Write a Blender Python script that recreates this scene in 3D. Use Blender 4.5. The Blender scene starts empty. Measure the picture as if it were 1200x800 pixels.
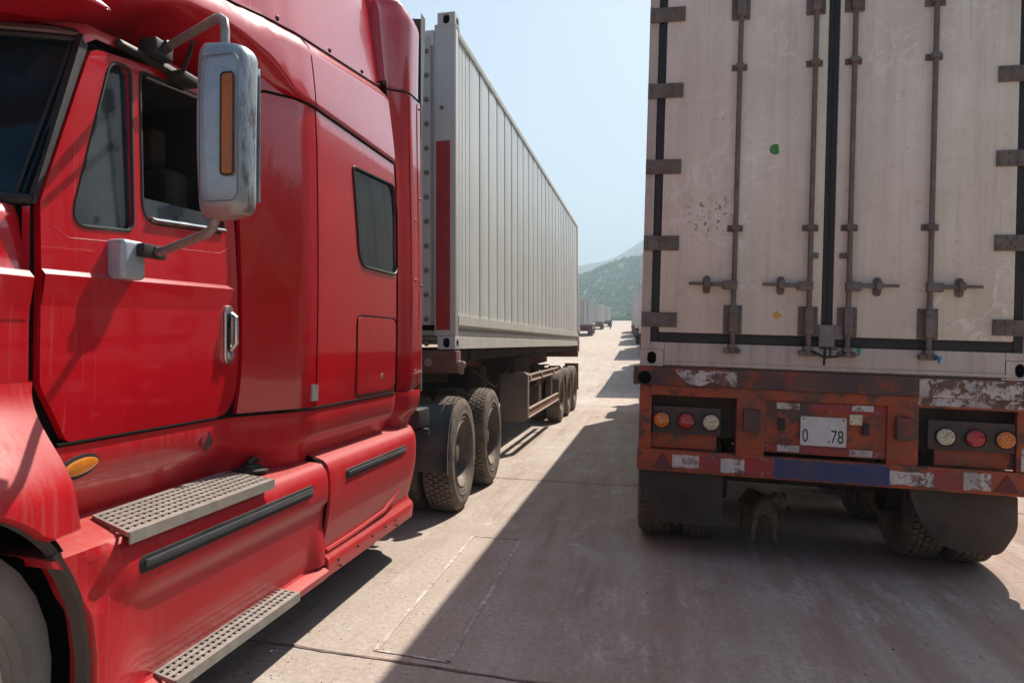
import bpy, bmesh, math, random
from mathutils import Vector, Matrix
from mathutils.geometry import delaunay_2d_cdt
R = math.radians
PI = math.pi
sc = bpy.context.scene
col = sc.collection
random.seed(7)

# ------------------------------------------------------------------ camera
cam_d = bpy.data.cameras.new('camera')
cam = bpy.data.objects.new('camera', cam_d); col.objects.link(cam)
cam.location = (0, 0, 1.52)
cam.rotation_euler = (R(90 + 1.08), 0, R(15.30))
cam_d.sensor_width = 36.0
cam_d.lens = 36.0 * 921.0 / 1200.0
cam_d.shift_x = 90.0 / 1200.0
cam_d.shift_y = -15.0 / 1200.0
cam_d.clip_start = 0.05
cam_d.clip_end = 12000
sc.camera = cam

# ------------------------------------------------------------------ light
SUN = Vector((0.287, 0.775, 1.0)).normalized()
w = bpy.data.worlds.new("World"); sc.world = w; w.use_nodes = True
nt = w.node_tree
bg = nt.nodes['Background']
sky = nt.nodes.new('ShaderNodeTexSky'); sky.sky_type = 'NISHITA'; sky.sun_disc = False
sky.sun_elevation = math.asin(SUN.z)
sky.sun_rotation = math.atan2(SUN.x, SUN.y)
sky.air_density = 1.0; sky.dust_density = 2.2; sky.ozone_density = 1.5; sky.altitude = 200
nt.links.new(sky.outputs[0], bg.inputs[0]); bg.inputs[1].default_value = 0.060
sl = bpy.data.lights.new('sun', 'SUN'); sl.energy = 5.0; sl.angle = R(0.53); sl.color = (1.0, 0.93, 0.83)
so = bpy.data.objects.new('sun', sl); col.objects.link(so); so.location = (20, 40, 60)
so.rotation_euler = SUN.to_track_quat('Z', 'Y').to_euler()
sc.view_settings.view_transform = 'Standard'
sc.view_settings.look = 'None'
sc.view_settings.exposure = 1.07
sc.view_settings.gamma = 1.0
sc.view_settings.use_curve_mapping = False
sc.render.engine = 'CYCLES'
sc.cycles.use_denoising = True
sc.cycles.max_bounces = 6
sc.cycles.transparent_max_bounces = 10
sc.cycles.volume_bounces = 0

# ------------------------------------------------------------------ materials
def srgb(r, g, b):
    f = lambda c: (c / 255 / 12.92) if c / 255 <= 0.04045 else ((c / 255 + 0.055) / 1.055) ** 2.4
    return (f(r), f(g), f(b), 1)

class NM:
    """small node-graph writer"""
    def __init__(s, name, rough=0.5, metal=0.0, spec=0.5, coat=0.0):
        s.m = bpy.data.materials.new(name); s.m.use_nodes = True
        s.t = s.m.node_tree; s.b = s.t.nodes['Principled BSDF']
        s.b.inputs['Roughness'].default_value = rough
        s.b.inputs['Metallic'].default_value = metal
        s.b.inputs['Specular IOR Level'].default_value = spec
        s.b.inputs['Coat Weight'].default_value = coat
        s.b.inputs['Coat Roughness'].default_value = 0.04
        s.co = None
    def coord(s):
        if not s.co: s.co = s.t.nodes.new('ShaderNodeTexCoord').outputs['Object']
        return s.co
    def geo(s): return s.t.nodes.new('ShaderNodeNewGeometry')
    def mapped(s, scale=(1, 1, 1), loc=(0, 0, 0), src=None):
        n = s.t.nodes.new('ShaderNodeMapping'); n.inputs['Scale'].default_value = scale
        n.inputs['Location'].default_value = loc
        s.t.links.new(src or s.coord(), n.inputs[0]); return n.outputs[0]
    def noise(s, sc_, detail=5, rough=0.6, scale3=None, loc=(0, 0, 0), dist=0.0):
        n = s.t.nodes.new('ShaderNodeTexNoise'); n.inputs['Scale'].default_value = sc_
        n.inputs['Detail'].default_value = detail; n.inputs['Roughness'].default_value = rough
        n.inputs['Distortion'].default_value = dist
        s.t.links.new(s.mapped(scale3 or (1, 1, 1), loc), n.inputs[0]); return n.outputs[0]
    def ramp(s, fac, a, b, lo=0.0, hi=1.0):
        n = s.t.nodes.new('ShaderNodeMapRange'); n.clamp = True
        n.inputs[1].default_value = a; n.inputs[2].default_value = b
        n.inputs[3].default_value = lo; n.inputs[4].default_value = hi
        s.t.links.new(fac, n.inputs[0]); return n.outputs[0]
    def mix(s, fac, a, b):
        n = s.t.nodes.new('ShaderNodeMix'); n.data_type = 'RGBA'
        for v, i in ((fac, 0), (a, 6), (b, 7)):
            if isinstance(v, (int, float)): n.inputs[i].default_value = v
            elif isinstance(v, tuple): n.inputs[i].default_value = v
            else: s.t.links.new(v, n.inputs[i])
        return n.outputs[2]
    def math(s, op, a, b=0.0):
        n = s.t.nodes.new('ShaderNodeMath'); n.operation = op
        for v, i in ((a, 0), (b, 1)):
            if isinstance(v, (int, float)): n.inputs[i].default_value = v
            else: s.t.links.new(v, n.inputs[i])
        return n.outputs[0]
    def sep(s, src=None):
        n = s.t.nodes.new('ShaderNodeSeparateXYZ'); s.t.links.new(src or s.coord(), n.inputs[0]); return n.outputs
    def color(s, c):
        if isinstance(c, tuple): s.b.inputs['Base Color'].default_value = c
        else: s.t.links.new(c, s.b.inputs['Base Color'])
    def rough(s, r): s.t.links.new(r, s.b.inputs['Roughness'])
    def metal(s, r): s.t.links.new(r, s.b.inputs['Metallic'])
    def coat(s, r): s.t.links.new(r, s.b.inputs['Coat Weight'])
    def bump(s, h, strength=0.3, dist=0.01):
        n = s.t.nodes.new('ShaderNodeBump'); n.inputs['Strength'].default_value = strength
        n.inputs['Distance'].default_value = dist
        s.t.links.new(h, n.inputs['Height']); s.t.links.new(n.outputs[0], s.b.inputs['Normal'])

def simple(name, c, rough=0.5, metal=0.0, var=0.12, dirt=None, dirt_amt=0.4, nscale=6, bump=0.0, spec=0.5, coat=0.0):
    n = NM(name, rough, metal, spec, coat)
    f = n.noise(nscale, 6, 0.65)
    d = tuple(min(1, x * (1 - var * 2)) for x in c[:3]) + (1,)
    l = tuple(min(1, x * (1 + var)) for x in c[:3]) + (1,)
    base = n.mix(n.ramp(f, 0.3, 0.7), d, l)
    if dirt:
        g = n.noise(nscale * 0.6, 8, 0.7, loc=(3, 1, 7))
        m = n.ramp(g, 0.42, 0.72, 0, dirt_amt)
        base = n.mix(m, base, dirt)
        n.rough(n.ramp(g, 0.4, 0.7, rough, min(1, rough + 0.3)))
    n.color(base)
    if bump: n.bump(n.noise(nscale * 12, 4, 0.6), bump, 0.004)
    return n.m

DUST = (0.33, 0.24, 0.18, 1)
M = {}
def red_paint(name, dusty, low):
    n = NM(name, 0.34, 0, 0.5 if low < 0.05 else 0.3, 0.75)
    blot = n.noise(1.6, 7, 0.62)
    streak = n.noise(5, 6, 0.7, scale3=(2.2, 2.2, 0.16))
    fine = n.noise(55, 4, 0.7)
    base = n.mix(n.ramp(blot, 0.3, 0.7), (0.42, 0.0012, 0.0080, 1), (0.51, 0.002, 0.0115, 1))
    nrm = n.sep(n.geo().outputs['Normal'])
    up = n.ramp(nrm[2], 0.3, 0.95, 0, 0.26 if low < 0.1 else 0.34)
    z = n.sep()[2]
    lo = n.ramp(z, 0.15, 1.3, low, 0)
    a = n.math('ADD', n.ramp(streak, 0.40, 0.85, 0, dusty), n.ramp(blot, 0.5, 0.85, 0, dusty * 0.6))
    a = n.math('ADD', a, n.math('MULTIPLY', lo, n.ramp(streak, 0.2, 0.75, 0.35, 1.0)))
    a = n.math('ADD', a, n.math('MULTIPLY', up, n.ramp(fine, 0.3, 0.7, 0.5, 1.0)))
    if low > 0.05:
        fs = n.noise(6, 5, 0.7, scale3=(3.0, 5.0, 0.22), loc=(2, 3, 0)); sp = n.noise(80, 3, 0.6, loc=(1, 1, 8)); pt = n.noise(0.9, 3, 0.5, loc=(4, 2, 2))
        a = n.math('ADD', a, n.math('MULTIPLY', n.ramp(fs, 0.50, 0.72, 0, 0.26), n.ramp(pt, 0.35, 0.6, 0.25, 1)))
        a = n.math('ADD', a, n.ramp(sp, 0.62, 0.72, 0, 0.25))
    else:
        fs = n.noise(9, 5, 0.75, scale3=(3.0, 4.0, 0.15), loc=(2, 3, 0)); pt = n.noise(0.8, 3, 0.5, loc=(4, 2, 2)); sp = n.noise(90, 2, 0.6, loc=(1, 1, 8))
        a = n.math('ADD', a, n.math('MULTIPLY', n.ramp(fs, 0.54, 0.74, 0, 0.20), n.ramp(pt, 0.42, 0.65, 0, 1)))
        a = n.math('ADD', a, n.ramp(sp, 0.70, 0.76, 0, 0.25))
    a = n.math('MINIMUM', a, 0.85)
    n.color(n.mix(a, base, (0.33, 0.185, 0.15, 1)))
    n.rough(n.ramp(a, 0.0, 0.45, 0.20 if low < 0.05 else 0.40, 0.68))
    n.coat(n.ramp(a, 0.0, 0.4, 0.9 if low < 0.05 else 0.26, 0.05))
    wob = n.noise(1.1, 2, 0.5, loc=(5, 5, 5))
    n.bump(n.math('ADD', wob, n.math('MULTIPLY', fine, 0.0015)), 0.10, 0.03)
    return n.m
M['red'] = red_paint('red_paint', 0.015, 0.03)
M['red_dusty'] = red_paint('red_paint_dusty', 0.07, 0.10)

M['black'] = simple('black_plastic', (0.010, 0.010, 0.011, 1), 0.5, dirt=(0.07, 0.055, 0.045, 1), dirt_amt=0.35)
M['gap'] = simple('panel_gap', (0.006, 0.005, 0.005, 1), 0.9, spec=0.1)
M['rubber'] = simple('rubber_seal', (0.009, 0.009, 0.010, 1), 0.5, dirt=(0.05, 0.04, 0.035, 1), dirt_amt=0.3)
M['grey_rubber'] = simple('grey_rubber', (0.075, 0.085, 0.085, 1), 0.7, dirt=(0.2, 0.17, 0.14, 1))
M['chrome'] = simple('chrome', (0.75, 0.76, 0.78, 1), 0.13, 1.0, var=0.05, dirt=(0.3, 0.26, 0.22, 1), dirt_amt=0.35)
M['alu'] = simple('aluminium', (0.36, 0.335, 0.305, 1), 0.5, 0.55, var=0.15, dirt=(0.26, 0.20, 0.155, 1), dirt_amt=0.75, nscale=14)
M['tube'] = simple('mirror_arm_metal', (0.34, 0.32, 0.30, 1), 0.42, 0.6, dirt=(0.2, 0.16, 0.13, 1), dirt_amt=0.7, nscale=20)
def housing():
    n = NM('mirror_shell', 0.3, 0.0, 0.6, 0.35)
    bl = n.noise(5, 8, 0.72); wr = n.noise(16, 7, 0.8, scale3=(1, 2.5, 0.5)); sp = n.noise(60, 3, 0.6)
    base = n.mix(n.ramp(bl, 0.35, 0.7), (0.24, 0.30, 0.345, 1), (0.39, 0.46, 0.51, 1))
    nrm = n.sep(n.geo().outputs['Normal'])
    z = n.sep()[2]
    worn = n.math('MULTIPLY', n.ramp(wr, 0.50, 0.58), n.ramp(nrm[0], 0.4, 0.8))
    base = n.mix(worn, base, (0.10, 0.10, 0.105, 1))
    base = n.mix(n.ramp(z, -0.20, -0.285, 0, 0.75), base, (0.22, 0.145, 0.11, 1))
    base = n.mix(n.ramp(sp, 0.68, 0.74, 0, 0.6), base, (0.12, 0.10, 0.09, 1))
    base = n.mix(n.ramp(bl, 0.5, 0.7, 0, 0.6), base, (0.13, 0.115, 0.10, 1))
    n.color(base); n.rough(n.ramp(bl, 0.3, 0.7, 0.22, 0.5)); n.b.inputs['Metallic'].default_value = 0.35; n.bump(wr, 0.12, 0.003)
    return n.m
M['housing'] = housing()
M['amber'] = simple('amber_lens', (0.75, 0.16, 0.01, 1), 0.2, 0, var=0.1, coat=0.5)
M['amber_dull'] = simple('amber_lens_dull', (0.38, 0.115, 0.006, 1), 0.3, 0, var=0.1, coat=0.3)
M['redlens'] = simple('red_lens', (0.42, 0.008, 0.012, 1), 0.2, 0, var=0.1, coat=0.5)
M['whitelens'] = simple('clear_lens', (0.62, 0.58, 0.42, 1), 0.2, 0, var=0.1, coat=0.5)
M['interior'] = simple('cab_interior', (0.014, 0.013, 0.013, 1), 0.85, var=0.2)
M['seat'] = simple('seat_fabric', (0.028, 0.019, 0.013, 1), 0.9, var=0.35, nscale=30)
M['chassis_dark'] = simple('chassis_dark', (0.045, 0.03, 0.026, 1), 0.8, dirt=(0.13, 0.085, 0.06, 1), dirt_amt=0.7)
M['chassis_red'] = simple('chassis_oxide', (0.17, 0.052, 0.036, 1), 0.7, dirt=(0.2, 0.14, 0.10, 1), dirt_amt=0.75, nscale=5)
M['guard'] = simple('guard_beige', (0.36, 0.24, 0.19, 1), 0.7, dirt=(0.36, 0.29, 0.23, 1), dirt_amt=0.6)
M['guard_red'] = simple('guard_red', (0.27, 0.095, 0.065, 1), 0.7, dirt=(0.36, 0.27, 0.21, 1), dirt_amt=0.7)
M['guard_plate'] = simple('guard_plate', (0.19, 0.145, 0.125, 1), 0.75, dirt=(0.26, 0.20, 0.16, 1), dirt_amt=0.6)

def glass(name, sky_tint, trans, gcol, ior, film):
    m = bpy.data.materials.new(name); m.use_nodes = True; t = m.node_tree
    t.nodes.remove(t.nodes['Principled BSDF'])
    out = t.nodes['Material Output']
    tr = t.nodes.new('ShaderNodeBsdfTransparent'); tr.inputs[0].default_value = (trans, trans * 1.05, trans * 1.05, 1)
    gl = t.nodes.new('ShaderNodeBsdfGlossy'); gl.inputs['Roughness'].default_value = 0.03
    gl.inputs['Color'].default_value = gcol
    df = t.nodes.new('ShaderNodeBsdfDiffuse'); df.inputs[0].default_value = sky_tint  # blue diffuse colour in the glass stands in for reflected sky
    fr = t.nodes.new('ShaderNodeFresnel'); fr.inputs[0].default_value = ior
    tc = t.nodes.new('ShaderNodeTexCoord'); no = t.nodes.new('ShaderNodeTexNoise'); no.inputs['Scale'].default_value = 4
    no.inputs['Detail'].default_value = 8
    t.links.new(tc.outputs['Object'], no.inputs[0])
    mr = t.nodes.new('ShaderNodeMapRange'); mr.inputs[1].default_value = 0.35; mr.inputs[2].default_value = 0.75
    mr.inputs[3].default_value = film * 0.5; mr.inputs[4].default_value = film * 1.6
    t.links.new(no.outputs[0], mr.inputs[0])
    m1 = t.nodes.new('ShaderNodeMixShader'); t.links.new(mr.outputs[0], m1.inputs[0])
    t.links.new(tr.outputs[0], m1.inputs[1]); t.links.new(df.outputs[0], m1.inputs[2])
    m2 = t.nodes.new('ShaderNodeMixShader'); t.links.new(fr.outputs[0], m2.inputs[0])
    t.links.new(m1.outputs[0], m2.inputs[1]); t.links.new(gl.outputs[0], m2.inputs[2])
    t.links.new(m2.outputs[0], out.inputs[0])
    return m
M['glass'] = glass('window_glass', (0.10, 0.155, 0.19, 1), 0.40, (0.80, 0.93, 1, 1), 2.6, 0.25)
M['glass_dark'] = glass('tinted_glass', (0.11, 0.14, 0.16, 1), 0.22, (0.85, 0.95, 1, 1), 2.2, 0.15)
M['glass_wind'] = glass('windshield_glass', (0.018, 0.040, 0.055, 1), 0.25, (0.55, 0.85, 1, 1), 1.45, 0.5)

def lens(name, c, dk):
    n = NM(name, 0.15, 0, 0.6, 0.6)
    v = n.t.nodes.new('ShaderNodeTexVoronoi'); v.feature = 'DISTANCE_TO_EDGE'; v.inputs['Scale'].default_value = 75
    n.t.links.new(n.coord(), v.inputs[0])
    g = n.noise(12, 5, 0.7)
    base = n.mix(n.ramp(v.outputs[0], 0.02, 0.10), dk, c)
    n.color(n.mix(n.ramp(g, 0.5, 0.8, 0, 0.5), base, (0.12, 0.085, 0.06, 1)))
    return n.m
M['amber'] = lens('amber_lens_cells', (0.80, 0.22, 0.01, 1), (0.25, 0.05, 0.005, 1))
M['redlens'] = lens('red_lens_cells', (0.50, 0.012, 0.014, 1), (0.14, 0.004, 0.005, 1))
M['whitelens'] = lens('clear_lens_cells', (0.72, 0.66, 0.48, 1), (0.16, 0.13, 0.09, 1))
def tyre_mat():
    n = NM('tyre_rubber', 0.85, 0, 0.3)
    f = n.noise(9, 8, 0.7); g = n.noise(2.5, 5, 0.6)
    n.color(n.mix(n.ramp(n.math('ADD', f, n.math('MULTIPLY', g, 0.5)), 0.5, 0.95), (0.075, 0.062, 0.052, 1), (0.26, 0.205, 0.16, 1)))
    n.bump(n.noise(120, 3, 0.6), 0.3, 0.002)
    return n.m
M['tyre'] = tyre_mat()
M['rim'] = simple('wheel_rim', (0.15, 0.12, 0.10, 1), 0.6, 0.3, dirt=(0.30, 0.23, 0.18, 1), dirt_amt=0.8, nscale=10)
M['rim_bright'] = simple('wheel_cover', (0.36, 0.34, 0.32, 1), 0.38, 0.7, dirt=(0.30, 0.25, 0.21, 1), dirt_amt=0.6, nscale=8)

def streaky(name, c1, c2, dirt, amt=0.5, rust=0.0, rough=0.5, spots=0.0, lowdirt=None):
    n = NM(name, rough)
    bl = n.noise(1.3, 7, 0.65); st = n.noise(4, 6, 0.72, scale3=(2.5, 2.5, 0.12)); fi = n.noise(16, 6, 0.75)
    base = n.mix(n.ramp(bl, 0.3, 0.7), c1, c2)
    base = n.mix(n.ramp(st, 0.45, 0.85, 0, amt), base, dirt)
    if lowdirt:
        z = n.sep()[2]
        base = n.mix(n.math('MULTIPLY', n.ramp(z, lowdirt[0], lowdirt[1], lowdirt[2], 0), n.ramp(st, 0.25, 0.7, 0.4, 1)), base, dirt)
    if rust:
        k = n.noise(9, 9, 0.78, loc=(9, 2, 4))
        base = n.mix(n.ramp(k, 0.62, 0.68, 0, rust), base, (0.17, 0.075, 0.035, 1))
    if spots:
        k = n.noise(38, 3, 0.5, loc=(2, 8, 1)); r = n.noise(3.0, 4, 0.6, loc=(1, 5, 2))
        mk = n.math('MULTIPLY', n.ramp(k, 0.62, 0.66, 0, spots), n.ramp(r, 0.52, 0.58))
        base = n.mix(mk, base, (0.05, 0.04, 0.035, 1))
    n.color(base); n.rough(n.ramp(fi, 0.3, 0.7, rough - 0.08, rough + 0.15))
    return n.m
M['cont'] = streaky('container_side_paint', (0.60, 0.62, 0.60, 1), (0.70, 0.71, 0.68, 1), (0.55, 0.47, 0.38, 1), 0.45, 0.0, 0.35)
M['cont_rail'] = streaky('container_rail_paint', (0.58, 0.57, 0.52, 1), (0.66, 0.64, 0.58, 1), (0.42, 0.33, 0.25, 1), 0.6, 0.8, 0.55)
M['cont_front'] = streaky('container_front_paint', (0.50, 0.49, 0.48, 1), (0.56, 0.55, 0.53, 1), (0.38, 0.31, 0.26, 1), 0.6, 0.3, 0.5)
M['stripe'] = simple('red_marking', (0.40, 0.012, 0.02, 1), 0.5, dirt=(0.3, 0.1, 0.08, 1), dirt_amt=0.3)
M['bolt'] = simple('bolt_steel', (0.22, 0.20, 0.19, 1), 0.5, 0.5)

def door_paint():
    n = NM('reefer_door_paint', 0.55)
    bl = n.noise(1.4, 7, 0.66); st = n.noise(3.2, 6, 0.72, scale3=(3, 3, 0.10)); fi = n.noise(22, 5, 0.7)
    base = n.mix(n.ramp(bl, 0.3, 0.72), (0.66, 0.59, 0.49, 1), (0.84, 0.785, 0.69, 1))
    base = n.mix(n.ramp(st, 0.42, 0.8, 0, 0.5), base, (0.44, 0.37, 0.31, 1))
    z = n.sep()[2]
    base = n.mix(n.math('MULTIPLY', n.ramp(z, 0.15, 1.1, 0.55, 0), n.ramp(bl, 0.3, 0.7, 0.3, 1)), base, (0.44, 0.34, 0.24, 1))
    # scuffs where something rubbed the paint bare: curled pale marks
    s1 = n.noise(2.4, 3, 0.5, loc=(4, 0, 9), dist=2.2)
    band = n.math('SUBTRACT', 1.0, n.ramp(n.math('ABSOLUTE', n.math('SUBTRACT', s1, 0.5)), 0.0, 0.030))
    where = n.ramp(n.noise(1.5, 3, 0.5, loc=(7, 3, 1)), 0.50, 0.60)
    base = n.mix(n.math('MULTIPLY', n.math('MULTIPLY', band, where), 0.55), base, (0.88, 0.85, 0.83, 1))
    s2 = n.noise(7, 7, 0.8, loc=(1, 4, 2), dist=1.0)
    base = n.mix(n.math('MULTIPLY', n.ramp(s2, 0.60, 0.66), n.ramp(z, 2.2, 0.7, 0.1, 0.55)), base, (0.86, 0.81, 0.78, 1))
    dm = n.noise(11, 7, 0.8, loc=(3, 6, 6)); base = n.mix(n.math('MULTIPLY', n.ramp(dm, 0.56, 0.66, 0, 0.55), n.ramp(z, 2.4, 0.3, 0.25, 1.0)), base, (0.36, 0.28, 0.21, 1))
    dr_ = n.noise(14, 4, 0.7, scale3=(2.5, 2.5, 0.10), loc=(6, 1, 3)); base = n.mix(n.ramp(dr_, 0.60, 0.72, 0, 0.4), base, (0.36, 0.29, 0.23, 1))
    # black chips on the left leaf
    xs = n.sep()[0]
    k = n.noise(26, 5, 0.7, loc=(2, 8, 1)); r = n.noise(4.0, 4, 0.6, loc=(1, 5, 2))
    zone = n.math('MULTIPLY', n.ramp(n.math('ABSOLUTE', n.math('ADD', xs, 0.77)), 0.10, 0.2, 1, 0), n.ramp(n.math('ABSOLUTE', n.math('SUBTRACT', z, 1.06)), 0.10, 0.2, 1, 0))
    mk = n.math('MULTIPLY', n.math('MULTIPLY', n.ramp(k, 0.56, 0.60), n.ramp(r, 0.42, 0.5)), zone)
    base = n.mix(n.math('MULTIPLY', mk, 0.8), base, (0.06, 0.05, 0.045, 1))
    k2 = n.noise(60, 2, 0.5, loc=(5, 5, 5))
    base = n.mix(n.ramp(k2, 0.73, 0.76, 0, 0.7), base, (0.10, 0.08, 0.07, 1))
    n.color(base); n.rough(n.ramp(fi, 0.3, 0.7, 0.42, 0.7)); n.bump(n.noise(0.9, 2, 0.5), 0.2, 0.03)
    return n.m
M['door'] = door_paint()
M['door_frame'] = streaky('reefer_frame_paint', (0.46, 0.40, 0.35, 1), (0.58, 0.52, 0.46, 1), (0.26, 0.18, 0.13, 1), 0.85, 0.7, 0.55, 0.5)
M['hardware'] = simple('lock_hardware', (0.19, 0.165, 0.15, 1), 0.6, 0.35, dirt=(0.16, 0.10, 0.07, 1), dirt_amt=0.7, nscale=14)
M['gasket'] = simple('door_gasket', (0.016, 0.016, 0.018, 1), 0.6)

def chipped(name, paint, under, thr, under2=(0.09, 0.05, 0.035, 1), scale=9, rough=0.65, thr2=None):
    n = NM(name, rough)
    a = n.noise(scale, 9, 0.72, dist=0.4); b = n.noise(scale * 0.45, 6, 0.7, loc=(4, 4, 4)); g = n.noise(3, 6, 0.7, loc=(8, 8, 1))
    base = n.mix(n.ramp(g, 0.3, 0.75), paint, tuple(x * 0.62 for x in paint[:3]) + (1,))
    base = n.mix(n.ramp(a, thr, thr + 0.025), base, under)
    base = n.mix(n.ramp(b, thr2 or thr + 0.02, (thr2 or thr + 0.02) + 0.05), base, under2)
    base = n.mix(n.ramp(g, 0.45, 0.75, 0, 0.6), base, (0.15, 0.09, 0.07, 1))
    st = n.noise(7, 6, 0.75, scale3=(2.5, 2.5, 0.25), loc=(1, 7, 3))
    base = n.mix(n.ramp(st, 0.5, 0.75, 0, 0.6), base, (0.09, 0.055, 0.045, 1))
    n.color(base); n.bump(n.math('ADD', a, b), 0.35, 0.004)
    return n.m
ORANGE = (0.42, 0.078, 0.022, 1)
M['orange'] = chipped('orange_chassis_paint', ORANGE, (0.12, 0.05, 0.035, 1), 0.535, scale=6, thr2=0.56)
M['orange_rust'] = chipped('rusted_orange_beam', (0.33, 0.06, 0.025, 1), (0.11, 0.055, 0.042, 1), 0.46, (0.075, 0.05, 0.045, 1), 7, 0.75, 0.50)
M['chip_white'] = chipped('chipped_white', (0.62, 0.58, 0.55, 1), (0.14, 0.07, 0.05, 1), 0.50, (0.10, 0.055, 0.04, 1), 14, 0.6, 0.55)
M['refl_white'] = chipped('reflector_white', (0.66, 0.63, 0.60, 1), (0.3, 0.2, 0.16, 1), 0.535, (0.16, 0.08, 0.05, 1), 18, 0.5, 0.57)
M['refl_red'] = chipped('reflector_red', (0.38, 0.02, 0.025, 1), (0.30, 0.22, 0.20, 1), 0.58, (0.1, 0.05, 0.04, 1), 18, 0.5, 0.58)
M['blue'] = chipped('faded_blue_paint', (0.030, 0.055, 0.17, 1), (0.20, 0.11, 0.06, 1), 0.66, (0.05, 0.045, 0.06, 1), 14, 0.6, 0.60)
M['lamp_plate'] = simple('lamp_plate', (0.07, 0.05, 0.042, 1), 0.75, dirt=(0.14, 0.10, 0.08, 1), dirt_amt=0.6)
M['flap'] = simple('mud_flap_rubber', (0.060, 0.046, 0.037, 1), 0.8, var=0.25, dirt=(0.17, 0.12, 0.085, 1), dirt_amt=0.7, nscale=2.5, bump=0.2)
M['plate'] = simple('plate_white', (0.62, 0.62, 0.60, 1), 0.45, var=0.05, dirt=(0.35, 0.28, 0.22, 1), dirt_amt=0.5, nscale=12)
M['ink'] = simple('plate_ink', (0.02, 0.018, 0.02, 1), 0.6)
M['green'] = simple('green_sticker', (0.05, 0.24, 0.05, 1), 0.5)
M['yellow'] = simple('yellow_sticker', (0.62, 0.36, 0.04, 1), 0.5)
M['teal'] = simple('teal_seal', (0.02, 0.30, 0.25, 1), 0.4)
M['blueseal'] = simple('blue_seal', (0.03, 0.22, 0.55, 1), 0.4)
M['dogfur'] = simple('dog_fur', (0.27, 0.185, 0.115, 1), 0.95, var=0.25, nscale=25, bump=0.4)
M['dark'] = simple('dark_trim', (0.02, 0.018, 0.018, 1), 0.6)

def road_mat():
    n = NM('worn_concrete', 0.85, 0, 0.35)
    big = n.noise(0.33, 6, 0.6); med = n.noise(2.2, 8, 0.68, loc=(2, 9, 0)); fin = n.noise(30, 6, 0.75); grit = n.noise(110, 4, 0.7)
    lane = n.noise(1.7, 6, 0.65, scale3=(1.0, 0.10, 1), loc=(3, 0, 0))
    base = n.mix(n.ramp(big, 0.3, 0.7), (0.42, 0.358, 0.300, 1), (0.56, 0.49, 0.425, 1))
    base = n.mix(n.ramp(med, 0.40, 0.70, 0, 0.6), base, (0.37, 0.275, 0.21, 1))
    x = n.sep()[0]
    red = n.math('MULTIPLY', n.ramp(x, -1.2, 1.6, 0.15, 1.0), n.ramp(lane, 0.30, 0.62, 0.15, 1.0))
    base = n.mix(red, base, (0.34, 0.19, 0.135, 1))
    l2 = n.noise(4.2, 7, 0.72, scale3=(1.0, 0.06, 1), loc=(13, 2, 0))
    base = n.mix(n.ramp(l2, 0.50, 0.66, 0, 0.55), base, (0.55, 0.48, 0.43, 1))
    base = n.mix(n.ramp(l2, 0.47, 0.34, 0, 0.55), base, (0.25, 0.175, 0.14, 1))
    chalk = n.math('MULTIPLY', n.ramp(n.noise(5, 8, 0.8, scale3=(1, 0.3, 1), loc=(0, 4, 0)), 0.50, 0.60, 0, 0.6), n.ramp(n.noise(0.9, 3, 0.5, loc=(3, 3, 0)), 0.45, 0.6))
    base = n.mix(chalk, base, (0.66, 0.60, 0.56, 1))
    rustsp = n.ramp(n.noise(1.9, 5, 0.7, loc=(6, 1, 0)), 0.64, 0.72, 0, 0.6)
    base = n.mix(rustsp, base, (0.44, 0.20, 0.11, 1))
    oil = n.ramp(n.noise(1.3, 7, 0.75, loc=(2, 7, 0)), 0.62, 0.70, 0, 0.55)
    base = n.mix(oil, base, (0.16, 0.125, 0.105, 1))
    base = n.mix(n.ramp(grit, 0.57, 0.67, 0, 0.6), base, (0.15, 0.115, 0.095, 1))
    base = n.mix(n.ramp(grit, 0.40, 0.30, 0, 0.35), base, (0.68, 0.60, 0.53, 1))
    base = n.mix(n.ramp(fin, 0.38, 0.66, 0, 0.55), base, (0.25, 0.19, 0.15, 1))
    n.color(base)
    tread = n.t.nodes.new('ShaderNodeTexWave'); tread.inputs['Scale'].default_value = 9; tread.inputs['Distortion'].default_value = 6
    tread.bands_direction = 'Y'; tread.inputs['Detail'].default_value = 3
    n.t.links.new(n.mapped((0.35, 1.6, 1)), tread.inputs[0])
    tr = n.math('MULTIPLY', tread.outputs[1], n.ramp(x, 1.4, 3.0, 0.0, 0.9))
    h = n.math('ADD', n.math('MULTIPLY', fin, 0.8), n.math('ADD', n.math('MULTIPLY', grit, 0.4), tr))
    n.bump(h, 0.7, 0.012)
    return n.m
M['road'] = road_mat()
M['dirt'] = simple('dry_earth', (0.40, 0.29, 0.20, 1), 0.95, var=0.2, nscale=1.2, dirt=(0.20, 0.17, 0.08, 1), dirt_amt=0.6, bump=0.5)
M['chalk'] = chipped('chalk_line', (0.80, 0.75, 0.70, 1), (0.50, 0.42, 0.36, 1), 0.475, (0.46, 0.38, 0.32, 1), 22, 0.9, 0.50)
M['joint'] = simple('joint_filler', (0.22, 0.15, 0.115, 1), 0.95, var=0.4, nscale=8)

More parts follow.
